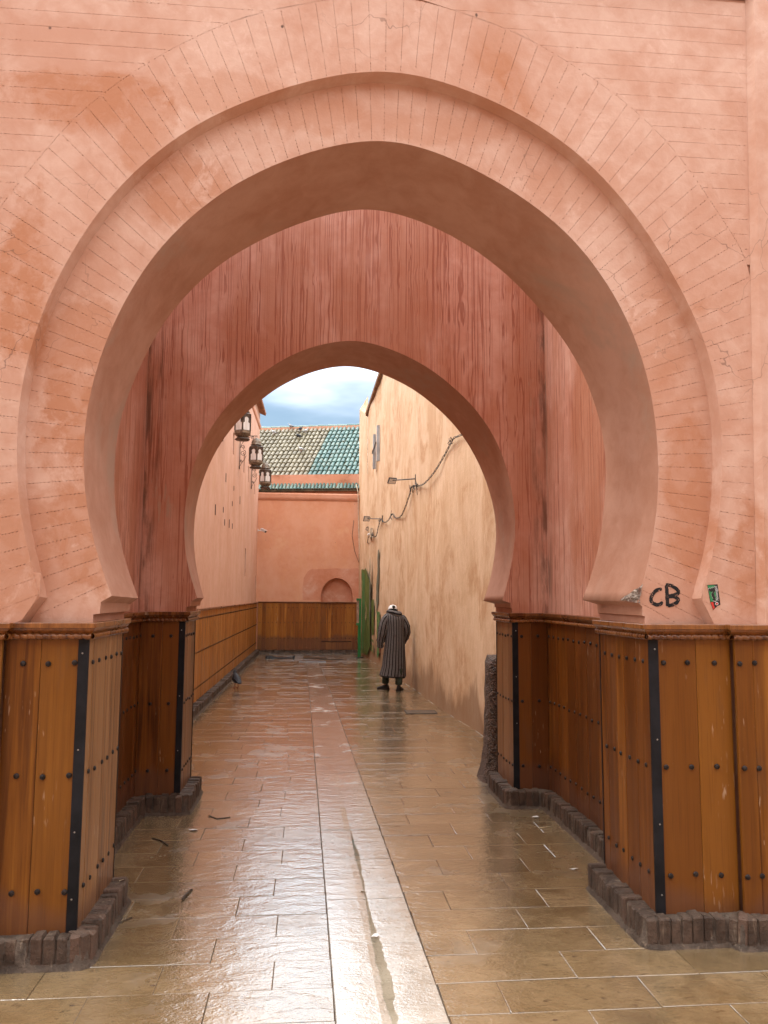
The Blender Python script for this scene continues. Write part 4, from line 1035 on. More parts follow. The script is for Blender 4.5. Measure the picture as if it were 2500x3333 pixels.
def paint(poly, mat, off, jag=0.0, seed=0):
    """poly in (y, z) on the wall surface"""
    rd = random.Random(seed); out = []
    for (a, b), (c, e) in zip(poly, poly[1:] + poly[:1]):
        nseg = max(1, int(math.hypot(c - a, e - b) / 0.12))
        for k in range(nseg):
            t = k / nseg; out.append((a + (c - a) * t + rd.uniform(-jag, jag), b + (e - b) * t + rd.uniform(-jag, jag)))
    vs = []
    for (yv, z) in out:
        n = wnorm(min(yv, 25.2)); vs.append((wx(yv) + n[0] * off, yv + n[1] * off, max(z, 0.03)))
    gp(mk('paint_patch', vs, [tuple(range(len(vs)))], mat, right, fixn=True))
OFF = 0.045
paint([(24.45, 2.60), (23.30, 2.58), (22.50, 2.12), (22.40, 0.40), (23.0, 0.12), (24.25, 0.1), (24.3, 2.0)], M_GREEN1, OFF, 0.03, 1)
paint([(24.1, 2.5), (23.6, 2.45), (23.5, 0.9), (23.8, 0.2), (24.15, 0.2)], M_GREEN2, OFF + 0.004, 0.04, 2)
paint([(22.6, 2.55), (22.48, 3.05), (22.40, 2.6), (22.35, 1.5), (22.45, 0.9), (22.6, 1.4)], M_GREYSM, OFF + 0.004, 0.03, 3)
paint([(22.25, 1.70), (21.70, 1.70), (21.70, 0.75), (22.1, 0.72)], M_GREEN1, OFF, 0.02, 4)
paint([(22.2, 0.62), (21.7, 0.60), (21.7, 0.54), (22.2, 0.57)], M_GREEN1, OFF, 0.01, 5)
paint([(22.3, 0.45), (21.7, 0.46), (21.7, 0.26), (22.25, 0.3)], M_GREEN1, OFF, 0.015, 6)
paint([(21.15, 1.42), (20.62, 1.38), (20.60, 0.42), (20.9, 0.18), (21.1, 0.3)], M_GREEN2, OFF, 0.02, 7)
paint([(21.05, 2.95), (20.85, 3.0), (20.85, 2.4), (20.95, 1.6), (21.25, 1.3), (21.3, 2.0), (21.12, 2.4)], M_GREYSM, OFF, 0.045, 8)

# ---------------------------------------------------------------- tiled roof behind the end wall
roof = tag(empty('tiled_roof', (0, 27.0, 0)), 'sloping roof of weathered barrel tiles with a turquoise glazed band', 'roof')
YAW = R(-15); SLOPE = R(35)
M_TILEG = None
def glazed(name, a, b, c):
    m = NM(name); rd = m.rnd(); n = m.noise(m.pos(), 8, 4)
    col = m.mix(m.ss(rd, 0, 1), a, b); col = m.mix(m.ss(n, 0.5, 0.72, 0, 0.8), col, c)
    return m.done(col, 0.35, None, 0.5)
M_TILEG = glazed('turquoise_glaze', (0.045, 0.112, 0.098), (0.120, 0.200, 0.170), (0.20, 0.185, 0.12))
M_TILEW = glazed('weathered_tile', (0.155, 0.125, 0.070), (0.235, 0.195, 0.118), (0.115, 0.085, 0.05)); 
brown_me = mk_mesh('roof_tile', *half_tile_geo(0.42, 0.070, 0.058, 0.018, 7), M_TILEW); green_me = mk_mesh('roof_tile', *half_tile_geo(0.42, 0.070, 0.058, 0.018, 7), M_TILEG)
for me in (brown_me, green_me): me.polygons.foreach_set('use_smooth', [False] * len(me.polygons))
ROOT = Matrix.Translation((0.05, 26.25, 5.68)) @ Matrix.Rotation(YAW, 4, 'Z') @ Matrix.Rotation(SLOPE, 4, 'X')
PIT, RST = 0.158, 0.335; NROW = 12
roofb = MB(); roofg = MB(); cols = list(range(-19, 20))
cnt = 0
for rw in range(NROW):
    for c in cols:
        green = -1 <= c <= 9 if rw >= 0 else False
        me = green_me if green else brown_me
        M = ROOT @ Matrix.Translation((c * PIT + random.uniform(-.006, .006), rw * RST + random.uniform(-.012, .012), 0.045)) @ Matrix.Rotation(random.gauss(0, 0.02), 4, 'Z') @ Matrix.Rotation(R(-3.2), 4, 'X') @ Matrix.Rotation(random.gauss(0, 0.04), 4, 'Y')
        if cnt < 300 and -13 <= c <= 12: put('roof_tile', me, roof, Matrix.Translation(-roof.location) @ M); cnt += 1
        else: (roofg if green else roofb).add(*unit_geo(me), M)
if roofg.v: tag(gp(roofg.build('outer_roof_tiles', M_TILEG, roof)), kind='stuff')
tag(gp(roofb.build('outer_roof_tiles', M_TILEW, roof)), kind='stuff')
M_PAN = plain('roof_pan', (0.10, 0.08, 0.05), 0.85, 0.2, 0, 0.4, 4)
def slab_on(M, x0, x1, y0, y1, z0, z1, name, mat): return gp(MB().box(x0, x1, y0, y1, z0, z1, M).build(name, mat, roof))
slab_on(ROOT, -3.2, 3.2, -0.05, NROW * RST, -0.06, 0.015, 'roof_bed', M_PAN)
RID = ROOT @ Matrix.Translation((0, NROW * RST, 0)) @ Matrix.Rotation(-SLOPE, 4, 'X')
gp(MB().box(-3.2, 3.2, -0.02, 0.25, -0.1, 0.13, RID).build('ridge_band', M_COPING, roof))
ridge_me = mk_mesh('ridge_tile', *half_tile_geo(0.42, 0.10, 0.085, 0.015, 7), M_TILEG)
for i in range(-8, 9):
    put('ridge_tile', ridge_me, roof, Matrix.Translation(-roof.location) @ RID @ Matrix.Translation((i * 0.37, 0.1, 0.12)) @ Matrix.Rotation(R(-90), 4, 'Z') @ Matrix.Rotation(R(-2), 4, 'X'))
# parapet below the roof with a glazed tile coping
PAR = Matrix.Translation((0.05, 26.0, 0)) @ Matrix.Rotation(YAW * 0.75, 4, 'Z')
gp(MB().box(-3.2, 3.2, 0.0, 0.35, 4.6, 5.74, PAR).build('parapet', M_COPING, roof))
eg_me = mk_mesh('coping_tile', *half_tile_geo(0.34, 0.055, 0.046, 0.012, 7), M_TILEG)
for i in range(-15, 16):
    put('coping_tile', eg_me, roof, Matrix.Translation(-roof.location) @ PAR @ Matrix.Translation((i * 0.118, -0.20, 5.22)) @ Matrix.Rotation(R(42), 4, 'X') @ Matrix.Rotation(random.gauss(0, .02), 4, 'Z'))
gp(MB().box(-3.2, 3.2, -0.2, 0.0, 5.17, 5.20, PAR).box(-3.2, 3.2, -0.17, 0.0, 5.20, 5.23, PAR).build('coping_bed', M_PAN, roof))

# ---------------------------------------------------------------- wall lanterns
M_BRONZE = plain('aged_bronze', (0.085, 0.062, 0.048), 0.5, 0.5, 0.55, 0.5, 14)
M_BRONZE2 = plain('pale_bronze_band', (0.20, 0.16, 0.12), 0.45, 0.5, 0.55, 0.4, 22)
def frosted():
    m = NM('frosted_glass'); n = m.noise(m.mapv(m.pos(), (30, 30, 3)), 1.0, 4)
    return m.done(m.mix(m.ss(n, 0.3, 0.7), (0.62, 0.57, 0.52), (0.80, 0.77, 0.73)), 0.35, None, 0.5)
M_FROST = frosted()
def hexring(r, z, ph=0.0): return [(r * math.cos(math.pi / 3 * k + ph), r * math.sin(math.pi / 3 * k + ph), z) for k in range(6)]
def keyhole(w, h):
    """outline (u, v) of a lobed pane, from bottom left, counter-clockwise"""
    pts = [(-w, 0), (w, 0), (w, h * 0.52), (w * 0.62, h * 0.58), (w * 0.55, h * 0.66)]
    for k in range(9):
        a = -0.35 + (math.pi + 0.7) * k / 8; pts.append((w * 0.66 * math.cos(a), h * 0.80 + h * 0.18 * math.sin(a)))
    return pts + [(-w * 0.55, h * 0.66), (-w * 0.62, h * 0.58), (-w, h * 0.52)]
def spiral(cx, cz, r0, turns, start, sgn=1, n=26):
    return [(cx + r0 * (1 - 0.82 * k / n) * math.cos(start + sgn * turns * 2 * math.pi * k / n), cz + r0 * (1 - 0.82 * k / n) * math.sin(start + sgn * turns * 2 * math.pi * k / n)) for k in range(n + 1)]
def make_lantern():
    t = empty('wall_lantern'); Rr = 0.178; H0, H1 = 0.14, 0.50; ph = math.pi / 6 + R(4)
    mb = MB(); mb.lathe([(0.02, -0.005), (0.135, 0.0), (0.15, 0.02), (0.12, 0.045), (0.105, 0.055)], 18); mb.build('base_dish', M_BRONZE, t, True)
    mb = MB(); mb.loft([hexring(0.10, 0.05, ph), hexring(0.165, 0.115, ph), hexring(Rr + 0.004, 0.125, ph), hexring(Rr + 0.004, 0.18, ph), hexring(Rr - 0.006, 0.185, ph)]); mb.build('bottom_band', M_BRONZE2, t)
    for k in range(6):
        a0, a1 = math.pi / 3 * k + ph, math.pi / 3 * (k + 1) + ph
        p0 = Vector((Rr * math.cos(a0), Rr * math.sin(a0), 0)); p1 = Vector((Rr * math.cos(a1), Rr * math.sin(a1), 0)); c = (p0 + p1) / 2; u = (p1 - p0).normalized(); n = c.normalized(); hw = (p1 - p0).length / 2
        z0, z1 = 0.183, 0.50; hh = z1 - z0
        kh = [(a * 1.0, b + 0.004) for a, b in keyhole(hw * 0.80, hh * 0.86)]
        m_ = len(kh)
        # plate with a lobed opening: ring of quads from the opening to the plate border
        def border(a, b):
            s_ = 1e9
            dx, dz = a, b - hh * 0.5
            s_ = min(hw / abs(dx) if abs(dx) > 1e-6 else 1e9, (hh * 0.5) / abs(dz) if abs(dz) > 1e-6 else 1e9); return (dx * s_, hh * 0.5 + dz * s_)
        bo = [border(a, b) for a, b in kh]
        for i, (a, b) in enumerate(kh):          # square the border at the four corners
            pass
        v = [c + u * a + Vector((0, 0, z0 + b)) for a, b in kh] + [c + u * a + Vector((0, 0, z0 + b)) for a, b in bo]
        v += [q - n * 0.008 for q in v]
        f = []
        for i in range(m_):
            j = (i + 1) % m_; f += [(i, j, m_ + j, m_ + i), (2 * m_ + i, i, m_ + i + 0, 3 * m_ + i)][:1]; f.append((i, 2 * m_ + i, 2 * m_ + j, j))
        pl = mk('side_plate', v, f, M_BRONZE, t, fixn=False)
        for i in (-1, 1):
            pass
        g = 0.006
        gv = [c + u * (hw * 0.96 * a) - n * g + Vector((0, 0, z)) for a, z in ((-1, z0), (1, z0), (1, z1), (-1, z1))]
        mk('pane', gv, [(0, 1, 2, 3)], M_FROST, pl)
        # corner triangles left open by the radial border
        cv_ = []; cf_ = []
        for (sx, sz) in ((-1, 0), (1, 0), (1, 1), (-1, 1)):
            cr = (sx * hw, hh * sz)
            near = sorted(range(m_), key=lambda i: (bo[i][0] - cr[0]) ** 2 + (bo[i][1] - cr[1]) ** 2)[:2]
            q = len(cv_); cv_ += [c + u * cr[0] + Vector((0, 0, z0 + cr[1]))] + [c + u * bo[i][0] + Vector((0, 0, z0 + bo[i][1])) for i in near]; cf_.append((q, q + 1, q + 2))
        mk('corner_piece', cv_, cf_, M_BRONZE, t)
        mb = MB(); mb.tube([p0 + Vector((0, 0, 0.18)), p0 + Vector((0, 0, 0.505))], 0.009, 6); mb.build('post', M_BRONZE, t)
    mb = MB(); mb.loft([hexring(Rr + 0.005, 0.498, ph), hexring(Rr + 0.008, 0.512, ph), hexring(0.135, 0.545, ph), hexring(0.115, 0.56, ph)]); mb.build('shoulder', M_BRONZE, t)
    mb = MB(); mb.lathe([(0.112, 0.556), (0.132, 0.563), (0.134, 0.575), (0.112, 0.586), (0.116, 0.62), (0.105, 0.665), (0.075, 0.71), (0.035, 0.735), (0.012, 0.745)], 18); mb.build('dome', M_BRONZE2, t, True)
    mb = MB(); mb.tube([(0.02 * math.cos(a), 0, 0.765 + 0.02 * math.sin(a)) for a in [2 * math.pi * k / 12 for k in range(13)]], 0.004, 5, False); mb.build('hanging_ring', M_BRONZE, t)
    return t
def make_bracket():
    """iron bracket in its own xz plane: x out from the wall"""
    b = empty('lantern_bracket')
    mb = MB(); mb.tube([(0.012, 0, -0.82), (0.012, 0, 0.03)], 0.009, 6); mb.tube([(0, 0, 0), (0.37, 0, 0.0), (0.42, 0, 0.0)], 0.009, 6); mb.build('bar', M_BRONZE, b)
    mb = MB()
    for (cx, cz, r, tn, st, sg) in [(0.085, -0.42, 0.075, 1.6, R(90), -1), (0.075, -0.27, 0.05, 1.5, R(-90), 1), (0.05, -0.62, 0.035, 1.4, R(90), 1), (0.30, -0.045, 0.040, 1.4, R(90), -1), (0.20, -0.05, 0.035, 1.4, R(90), 1), (0.09, -0.09, 0.04, 1.3, R(-90), 1)]:
        mb.tube([(x, 0, z) for x, z in spiral(cx, cz, r, tn, st, sg)], 0.0065, 5)
    mb.tube([(0.02, 0, -0.30), (0.05, 0, -0.20), (0.12, 0, -0.10), (0.25, 0, -0.03), (0.34, 0, -0.005)], 0.0065, 5)
    mb.tube([(0.02, 0, -0.74), (0.06, 0, -0.66), (0.12, 0, -0.58), (0.16, 0, -0.48)], 0.006, 5)
    mb.build('scrollwork', M_BRONZE, b)
    mb = MB(); mb.box(-0.03, 0.004, -0.03, 0.03, -0.05, 0.05); mb.box(-0.03, 0.004, -0.02, 0.02, -0.80, -0.74); mb.build('wall_plate', M_BRONZE, b)
    return b
def copy_tree(o, parent=None):
    c = o.copy(); COL.objects.link(c); c.parent = parent
    for ch in o.children: copy_tree(ch, c)
    return c
lan = make_lantern(); bra = make_bracket()
LANT = [(15.75, 'nearest bronze lantern on the left alley wall, its top cut off by the arch'), (19.15, 'middle bronze lantern of the three on the left alley wall'), (22.6, 'farthest and lowest looking bronze lantern, in front of the tiled roof')]
for i, (yv, lab) in enumerate(LANT):
    o = lan if i == 0 else copy_tree(lan); o.location = (alx(yv) + 0.40, yv, 4.84 - 0.02 * i); tag(o, lab, 'lantern', 'hanging wall lanterns')
    o.rotation_euler = (0, 0, (0, 0.12, -0.08)[i])
    b = bra if i == 0 else copy_tree(bra); b.location = (alx(yv) + 0.005, yv + 0.02, 5.635 - 0.02 * i); tag(b, lab and 'scrolled iron bracket carrying the ' + ('nearest', 'middle', 'farthest')[i] + ' wall lantern', 'bracket', 'lantern brackets')

# ---------------------------------------------------------------- cameras, floodlights, cables
M_WHITEP = plain('white_plastic', (0.72, 0.71, 0.69), 0.4, 0.5, 0, 0.08)
M_DARKP = plain('dark_plastic', (0.03, 0.03, 0.032), 0.3, 0.5, 0, 0.2)
M_GALV = plain('galvanised_steel', (0.36, 0.38, 0.40), 0.45, 0.5, 0.6, 0.15, 5)
M_ARM = plain('rusty_arm', (0.10, 0.085, 0.07), 0.6, 0.4, 0.3)
M_CABLE = plain('cable_black', (0.025, 0.022, 0.020), 0.6)
M_CABLEW = plain('cable_cream', (0.62, 0.52, 0.38), 0.6)
def cctv(label, loc, direction, wall_dir):
    t = tag(empty('security_camera', loc), label, 'camera'); d = Vector(direction).normalized(); w = Vector(wall_dir)
    mb = MB(); mb.tube([w * 0.16, w * 0.15], [0.05, 0.05], 12); mb.tube([w * 0.15, w * 0.07 + Vector((0, 0, -0.01)), Vector((0, 0, 0.0))], 0.016, 8); mb.build('mount_arm', M_WHITEP, t, True)
    mb = MB(); mb.tube([-d * 0.09, -d * 0.085, d * 0.10, d * 0.105], [0.03, 0.040, 0.042, 0.040], 14); mb.build('housing', M_WHITEP, t, True)
    mb = MB(); mb.tube([d * 0.104, d * 0.118], [0.037, 0.034], 14); mb.build('lens_hood', M_DARKP, t, True)
    q = d.to_track_quat('Y', 'Z').to_matrix().to_4x4(); mb = MB(); mb.box(-0.046, 0.046, -0.07, 0.13, 0.040, 0.046, q); mb.build('sun_shield', M_WHITEP, t)
cctv('small white security camera near the far corner of the left alley wall', (alx(25.0) + 0.20, 25.0, 3.80), (0.75, -0.45, -0.38), (-1, 0, 0))
def floodlight(label, yv, z, head_out, tilt):
    n = wnorm(yv); base = Vector((wx(yv), yv, z)); n3 = Vector((n[0], n[1], 0))
    t = tag(empty('floodlight', base), label, 'floodlight', 'floodlights on the right alley wall')
    end = n3 * head_out[0] + Vector((0, head_out[1], head_out[2]))
    mb = MB(); mb.tube([n3 * -0.02, n3 * 0.05, end], 0.013, 6); mb.box(-0.02, 0.03, -0.025, 0.025, -0.09, 0.09); mb.build('arm', M_ARM, t)
    M = Matrix.Translation(end) @ Matrix.Rotation(R(200), 4, 'Z') @ Matrix.Rotation(tilt, 4, 'X') @ Matrix.Diagonal((0.66, 0.66, 0.66, 1))
    mb = MB(); mb.box(-0.13, 0.13, -0.005, 0.045, -0.10, 0.10, M); 
    for i in range(7): mb.box(-0.12 + i * 0.037, -0.11 + i * 0.037, -0.03, 0.0, -0.09, 0.09, M)
    h = mb.build('housing', M_DARKP, t)
    mb = MB(); mb.box(-0.112, 0.112, 0.044, 0.048, -0.082, 0.082, M); mb.build('glass', M_FROST, h)
floodlight('nearer floodlight on a long arm from the tan wall, at the cable bend', 15.5, 4.10, (0.42, 0.62, 0.05), R(-38))
floodlight('farther small floodlight on the tan wall above the cable', 20.5, 3.78, (0.40, 0.30, 0.03), R(-30))
CAB = [(2.21, 11.0, 4.17), (2.21, 11.37, 4.15), (2.18, 11.82, 4.18), (2.15, 12.23, 4.07), (2.12, 12.89, 3.93), (2.09, 13.43, 3.86), (2.07, 14.23, 3.83), (2.06, 15.0, 3.89), (2.04, 15.65, 3.97), (2.02, 16.02, 3.81), (1.99, 16.47, 3.63), (1.97, 17.06, 3.51), (1.94, 17.88, 3.56), (1.92, 18.37, 3.7), (1.89, 19.08, 3.62), (1.86, 19.79, 3.63), (1.83, 20.5, 3.76), (1.81, 20.91, 3.61), (1.78, 21.3, 3.41), (1.75, 21.82, 3.42), (1.74, 22.04, 3.55)]
def on_wall(yv, z, off): n = wnorm(yv); return Vector((wx(yv) + n[0] * off, yv + n[1] * off, z))
base = catmull([(p[1], p[2]) for p in CAB], 150)
cabt = tag(empty('cable', (2.0, 16, 3.8)), 'twisted black cable sagging along the tan alley wall between the floodlights', 'cable')
for s_ in range(3):
    pts = []
    for i, q in enumerate(base):
        a = i * 0.55 + s_ * 2.1; pts.append(on_wall(q[0], q[1] + 0.012 * math.sin(a), 0.05 + 0.012 * math.cos(a)))
    mb = MB(); mb.tube(pts, 0.0048, 5, False); gp(mb.build('strand', M_CABLE, cabt, True))
mb = MB(); rk = random.Random(4)
for (yv, z) in [(11.85, 4.17), (15.6, 3.97), (15.3, 3.93), (14.9, 3.88), (18.35, 3.69), (20.5, 3.74), (21.9, 3.45)]:
    for k in range(4):
        p = on_wall(yv + rk.uniform(-.08, .08), z + rk.uniform(-.03, .03), 0.06)
        mb.tube([p, p + Vector((-0.04, rk.uniform(-.1, .1), rk.uniform(-.08, .05))), p + Vector((-0.02, rk.uniform(-.15, .15), rk.uniform(-.16, .1)))], 0.006, 5)
gp(mb.build('tie', M_CABLE, cabt))
jb = tag(empty('junction_box', on_wall(22.2, 3.55, 0.05)), 'pale junction box with loose wires on the tan wall below the far floodlight', 'junction box')
mb = MB(); mb.box(-0.05, 0.03, -0.06, 0.06, -0.13, 0.13); mb.build('case', M_CABLEW, jb)
mb = MB(); mb.tube([(-0.05, 0.1, -0.02), (-0.06, 0.45, -0.03), (-0.03, 0.75, 0.02)], 0.03, 8); mb.build('conduit', M_WHITEP, jb)
mb = MB(); mb.tube([(-0.04, 0.06, -0.1), (-0.06, 0.5, -0.08), (-0.05, 0.9, -0.2), (-0.03, 1.4, -0.22), (-0.03, 1.7, -0.35)], 0.012, 5); mb.tube([(-0.06, 0.8, 0.12), (-0.1, 1.0, 0.18), (-0.06, 1.1, 0.25), (-0.03, 0.9, 0.25), (-0.06, 0.8, 0.12)], 0.010, 5); mb.build('loose_wire', M_CABLE, jb)
pipe = MB(); px = 1.47
pipe.tube([(px - 0.05, END_Y - 0.05, 5.35), (px, END_Y - 0.10, 5.10), (px + 0.01, END_Y - 0.09, 4.9), (px + 0.02, END_Y - 0.05, 4.4), (px + 0.06, END_Y - 0.05, 3.3), (px + 0.05, END_Y - 0.12, 2.9)], 0.014, 6)
tag(pipe.build('cable', M_CABLEW, None, True), 'cream cable hanging down the corner of the end wall and tan wall', 'cable')
mb = MB(); mb.tube([(px - 0.12, END_Y - 0.03, 4.2), (px - 0.17, END_Y - 0.02, 3.7), (px - 0.08, END_Y - 0.03, 3.2), (px + 0.05, END_Y - 0.1, 2.85)], 0.006, 5)
tag(mb.build('cable', M_CABLE, None, True), 'thin dark wire looping on the orange end wall beside the corner', 'cable')
# two galvanised rails with a dark brace
rl = tag(empty('wall_rails', on_wall(21.4, 5.8, 0.03)), 'pair of grey metal rails joined by a dark brace high on the tan wall', 'rails'); loc = rl.location.copy()
def rail(yv, z0, z1):
    n = wnorm(yv); p = on_wall(yv, 0, 0.075) - Vector((loc[0], loc[1], 0)); M = Matrix.Translation((p[0], p[1], -loc[2])) @ Matrix.Rotation(math.atan2(n[1], n[0]), 4, 'Z')
    mb = MB(); mb.box(-0.05, 0.02, -0.06, 0.06, z0, z1, M); mb.build('rail', M_GALV, rl)
rail(21.72, 5.28, 6.24); rail(21.0, 5.38, 6.34)
mb = MB(); a_, b_ = on_wall(21.72, 5.70, 0.12) - loc, on_wall(21.02, 5.86, 0.12) - loc
for k in range(3): mb.tube([a_ + Vector((0, 0, 0.03 * k)), (a_ + b_) / 2 + Vector((0, 0, 0.025 * k - 0.02)), b_ + Vector((0, 0, 0.02 * k))], 0.012, 6)
mb.build('brace', M_DARKP, rl)

# ---------------------------------------------------------------- green sign frame, mats, grates
M_GREENP = plain('green_enamel', (0.035, 0.20, 0.055), 0.4, 0.5, 0, 0.2, 5)
sg = tag(empty('sign_frame', (1.42, 23.7, 0)), 'narrow green steel sign frame standing at the far right corner of the alley', 'sign'); Mz = Matrix.Rotation(R(8), 4, 'Z')
mb = MB(); mb.box(-0.055, -0.020, -0.25, -0.21, 0, 1.0, Mz); mb.build('post', M_GREENP, sg)
mb = MB(); mb.box(0.025, 0.085, 0.0, 0.05, 0, 1.72, Mz); mb.build('post', M_GREENP, sg)
mb = MB(); mb.box(-0.06, 0.025, -0.02, 0.03, 0.93, 1.0, Mz); mb.box(-0.06, 0.025, -0.02, 0.03, 1.66, 1.72, Mz); mb.build('cross_rail', M_GREENP, sg)
mb = MB(); mb.box(-0.05, 0.02, 0.0, 0.012, 1.0, 1.66, Mz); mb.build('panel', plain('pink_panel', (0.42, 0.25, 0.17), 0.6), sg)
mb = MB(); mb.box(-0.10, 0.03, -0.30, -0.15, 0, 0.02, Mz); mb.box(-0.01, 0.15, -0.05, 0.10, 0, 0.02, Mz); mb.build('foot_plate', M_DARKP, sg)
M_MAT = plain('dark_rubber', (0.022, 0.021, 0.020), 0.6, 0.4, 0, 0.4, 20)
mt = []; mf = []; nx = 24
for i in range(nx + 1):
    x = -1.22 + 0.78 * i / nx; e = i / nx; bulge = 0.05 * math.exp(-((e - 0.12) / 0.14) ** 2) + 0.025
    for k in range(7):
        a = math.pi * k / 6; mt.append((x, 23.45 - 0.16 * math.cos(a) + 0.02 * math.sin(i), 0.004 + bulge * math.sin(a)))
for i in range(nx):
    for k in range(6): mf.append((i * 7 + k, i * 7 + k + 1, i * 7 + 8 + k, i * 7 + 7 + k))
mf += [tuple(range(7)), tuple(nx * 7 + k for k in range(6, -1, -1))]
rr_ = empty('rolled_mat', (-0.83, 23.45, 0)); tag(rr_, 'dark rumpled mat lying flat by the end wall on the left', 'mat'); gp(mk('sheet', mt, mf, M_MAT, rr_, True, True))
mb = MB(); mb.tube([(-1.22, 23.33, 0.04), (-1.22, 23.58, 0.04)], 0.035, 8); mb.tube([(-0.45, 23.33, 0.035), (-0.45, 23.58, 0.035)], 0.03, 8); gp(mb.build('rolled_end', M_MAT, rr_, True))
def grate(label, x0, x1, y0, y1, bars):
    t = tag(empty('drain_grate', ((x0 + x1) / 2, (y0 + y1) / 2, 0)), label, 'drain grate')
    mb = MB(); z = 0.014
    for a in ((x0, x1, y0, y0 + 0.02), (x0, x1, y1 - 0.02, y1), (x0, x0 + 0.02, y0 + 0.02, y1 - 0.02), (x1 - 0.02, x1, y0 + 0.02, y1 - 0.02)): mb.box(a[0], a[1], a[2], a[3], 0.002, z)
    gp(mb.build('rim', M_GALV, t)); mb = MB()
    n = bars
    for i in range(n):
        x = x0 + 0.02 + (x1 - x0 - 0.04) * (i + 0.2) / n; mb.box(x, x + (x1 - x0) / n * 0.5, y0 + 0.02, y1 - 0.02, 0.003, z - 0.002)
    gp(mb.build('bars', M_GALV, t)); mb = MB(); mb.box(x0 + .01, x1 - .01, y0 + .01, y1 - .01, 0.0022, 0.0032); gp(mb.build('sump', M_DARKVOID, t))
grate('slotted metal drain grate where the gutter strip ends', -0.28, 0.45, 21.95, 22.22, 22)
def cover(label, x0, x1, y0, y1):
    t = tag(empty('manhole_cover', ((x0 + x1) / 2, (y0 + y1) / 2, 0)), label, 'manhole cover'); g = 0.012
    mb = MB(); mb.box(x0, x1, y0, y0 + g, 0.001, 0.006); mb.box(x0, x1, y1 - g, y1, 0.001, 0.006); mb.box(x0, x0 + g, y0 + g, y1 - g, 0.001, 0.006); mb.box(x1 - g, x1, y0 + g, y1 - g, 0.001, 0.006); gp(mb.build('rim', M_MAT, t))
    mb = MB(); mb.box(x0 + g, x1 - g, y0 + g, y1 - g, 0.001, 0.0045); gp(mb.build('lid', plain('wet_iron_lid', (0.085, 0.062, 0.042), 0.35, 0.5, 0, 0.4, 10), t))
cover('oblong dark inspection cover by the foot of the tan wall', 1.50, 1.98, 12.42, 12.80)
cover('dark patch cover set in the paving before the end wall', -0.18, 0.50, 23.25, 23.55)
cover('thin dark slot cover right of the gutter near the end wall', 0.30, 0.94, 22.95, 23.08)

# ---------------------------------------------------------------- rough buttress post behind the inner arch
v = []; f = []; rb_ = random.Random(12); nz, na = 22, 20
for i in range(nz + 1):
    z = 1.19 * i / nz; fl = 0.07 * math.exp(-z / 0.18)
    for k in range(na):
        a = 2 * math.pi * k / na; sx = abs(math.cos(a)) ** 0.5 * (1 if math.cos(a) >= 0 else -1); sy = abs(math.sin(a)) ** 0.5 * (1 if math.sin(a) >= 0 else -1)
        rx, ry = 0.17 + fl - 0.012 * z, 0.17 + fl; j = rb_.uniform(-.006, .006)
        if i == nz: rx *= 0.85; ry *= 0.85
        v.append((sx * (rx + j), sy * (ry + j), z + (0.02 * math.sin(3 * a) if i == nz else 0)))
for i in range(nz):
    for k in range(na): f.append((i * na + k, i * na + (k + 1) % na, (i + 1) * na + (k + 1) % na, (i + 1) * na + k))
v.append((0, 0, 1.22)); f += [(nz * na + k, nz * na + (k + 1) % na, len(v) - 1) for k in range(na)]
o = mk('stone_post', v, f, M_RUBBLE); o.location = (1.93, 8.02, 0); tag(o, 'rough dark brown rendered post behind the right inner pier', 'post')

# ---------------------------------------------------------------- painted letters and sticker
def inkmat():
    m = NM('worn_black_paint'); n = m.noise(m.pos(), 130, 4, 0.7); n2 = m.noise(m.pos(), 34, 3)
    return m.done(m.mix(m.math('MULTIPLY', m.ss(n, 0.56, 0.62), m.ss(n2, 0.45, 0.6)), (0.012, 0.012, 0.013), (0.50, 0.26, 0.18)), 0.6, None, 0.25)
M_INK = inkmat()
def stroke(path, w, y):
    P = catmull(path, 26) if len(path) > 2 else [Vector(path[0]).lerp(Vector(path[1]), t / 12) for t in range(13)]
    v = []; f = []; rd = random.Random(len(path))
    for i, p in enumerate(P):
        t = (P[min(i + 1, len(P) - 1)] - P[max(i - 1, 0)]).normalized(); n = Vector((-t[1], t[0])); e = (0.55 if i in (0, len(P) - 1) else 1)
        a, b = p + n * w * e * rd.uniform(.85, 1.1), p - n * w * e * rd.uniform(.85, 1.1); v += [(a[0], y, a[1]), (b[0], y, b[1]), (a[0], y + 0.0012, a[1]), (b[0], y + 0.0012, b[1])]
    for i in range(len(P) - 1):
        q = 4 * i; f += [(q, q + 1, q + 5, q + 4), (q + 2, q, q + 4, q + 6), (q + 1, q + 3, q + 7, q + 5)]
    return v, f
gr = tag(empty('graffiti', (1.96, Y_RING - 0.002, 1.81)), 'black brush-painted letters CB on the salmon plaster right of the arch', 'graffiti')
YG = Y_RING - 0.0016
mb = MB(); mb.add(*stroke([(1.945, 1.846), (1.918, 1.842), (1.896, 1.822), (1.882, 1.797), (1.884, 1.775), (1.899, 1.764), (1.924, 1.760), (1.948, 1.775)], 0.0102, YG)); gp(tag(mb.build('letter', M_INK, gr, fixn=True), 'black letter C'))
mb = MB(); mb.add(*stroke([(1.972, 1.869), (1.974, 1.80), (1.975, 1.752)], 0.0102, YG)); mb.add(*stroke([(1.968, 1.871), (2.0, 1.866), (2.034, 1.843), (2.039, 1.826), (2.016, 1.814), (1.977, 1.807)], 0.0100, YG - 0.0004)); mb.add(*stroke([(1.977, 1.806), (2.015, 1.804), (2.037, 1.789), (2.023, 1.769), (1.975, 1.752)], 0.0100, YG - 0.0008)); gp(tag(mb.build('letter', M_INK, gr, fixn=True), 'black letter B'))
st = tag(empty('sticker', (2.205, Y_OUT - 0.002, 1.80)), 'torn green, red and black sticker with white script beside the letters', 'sticker')
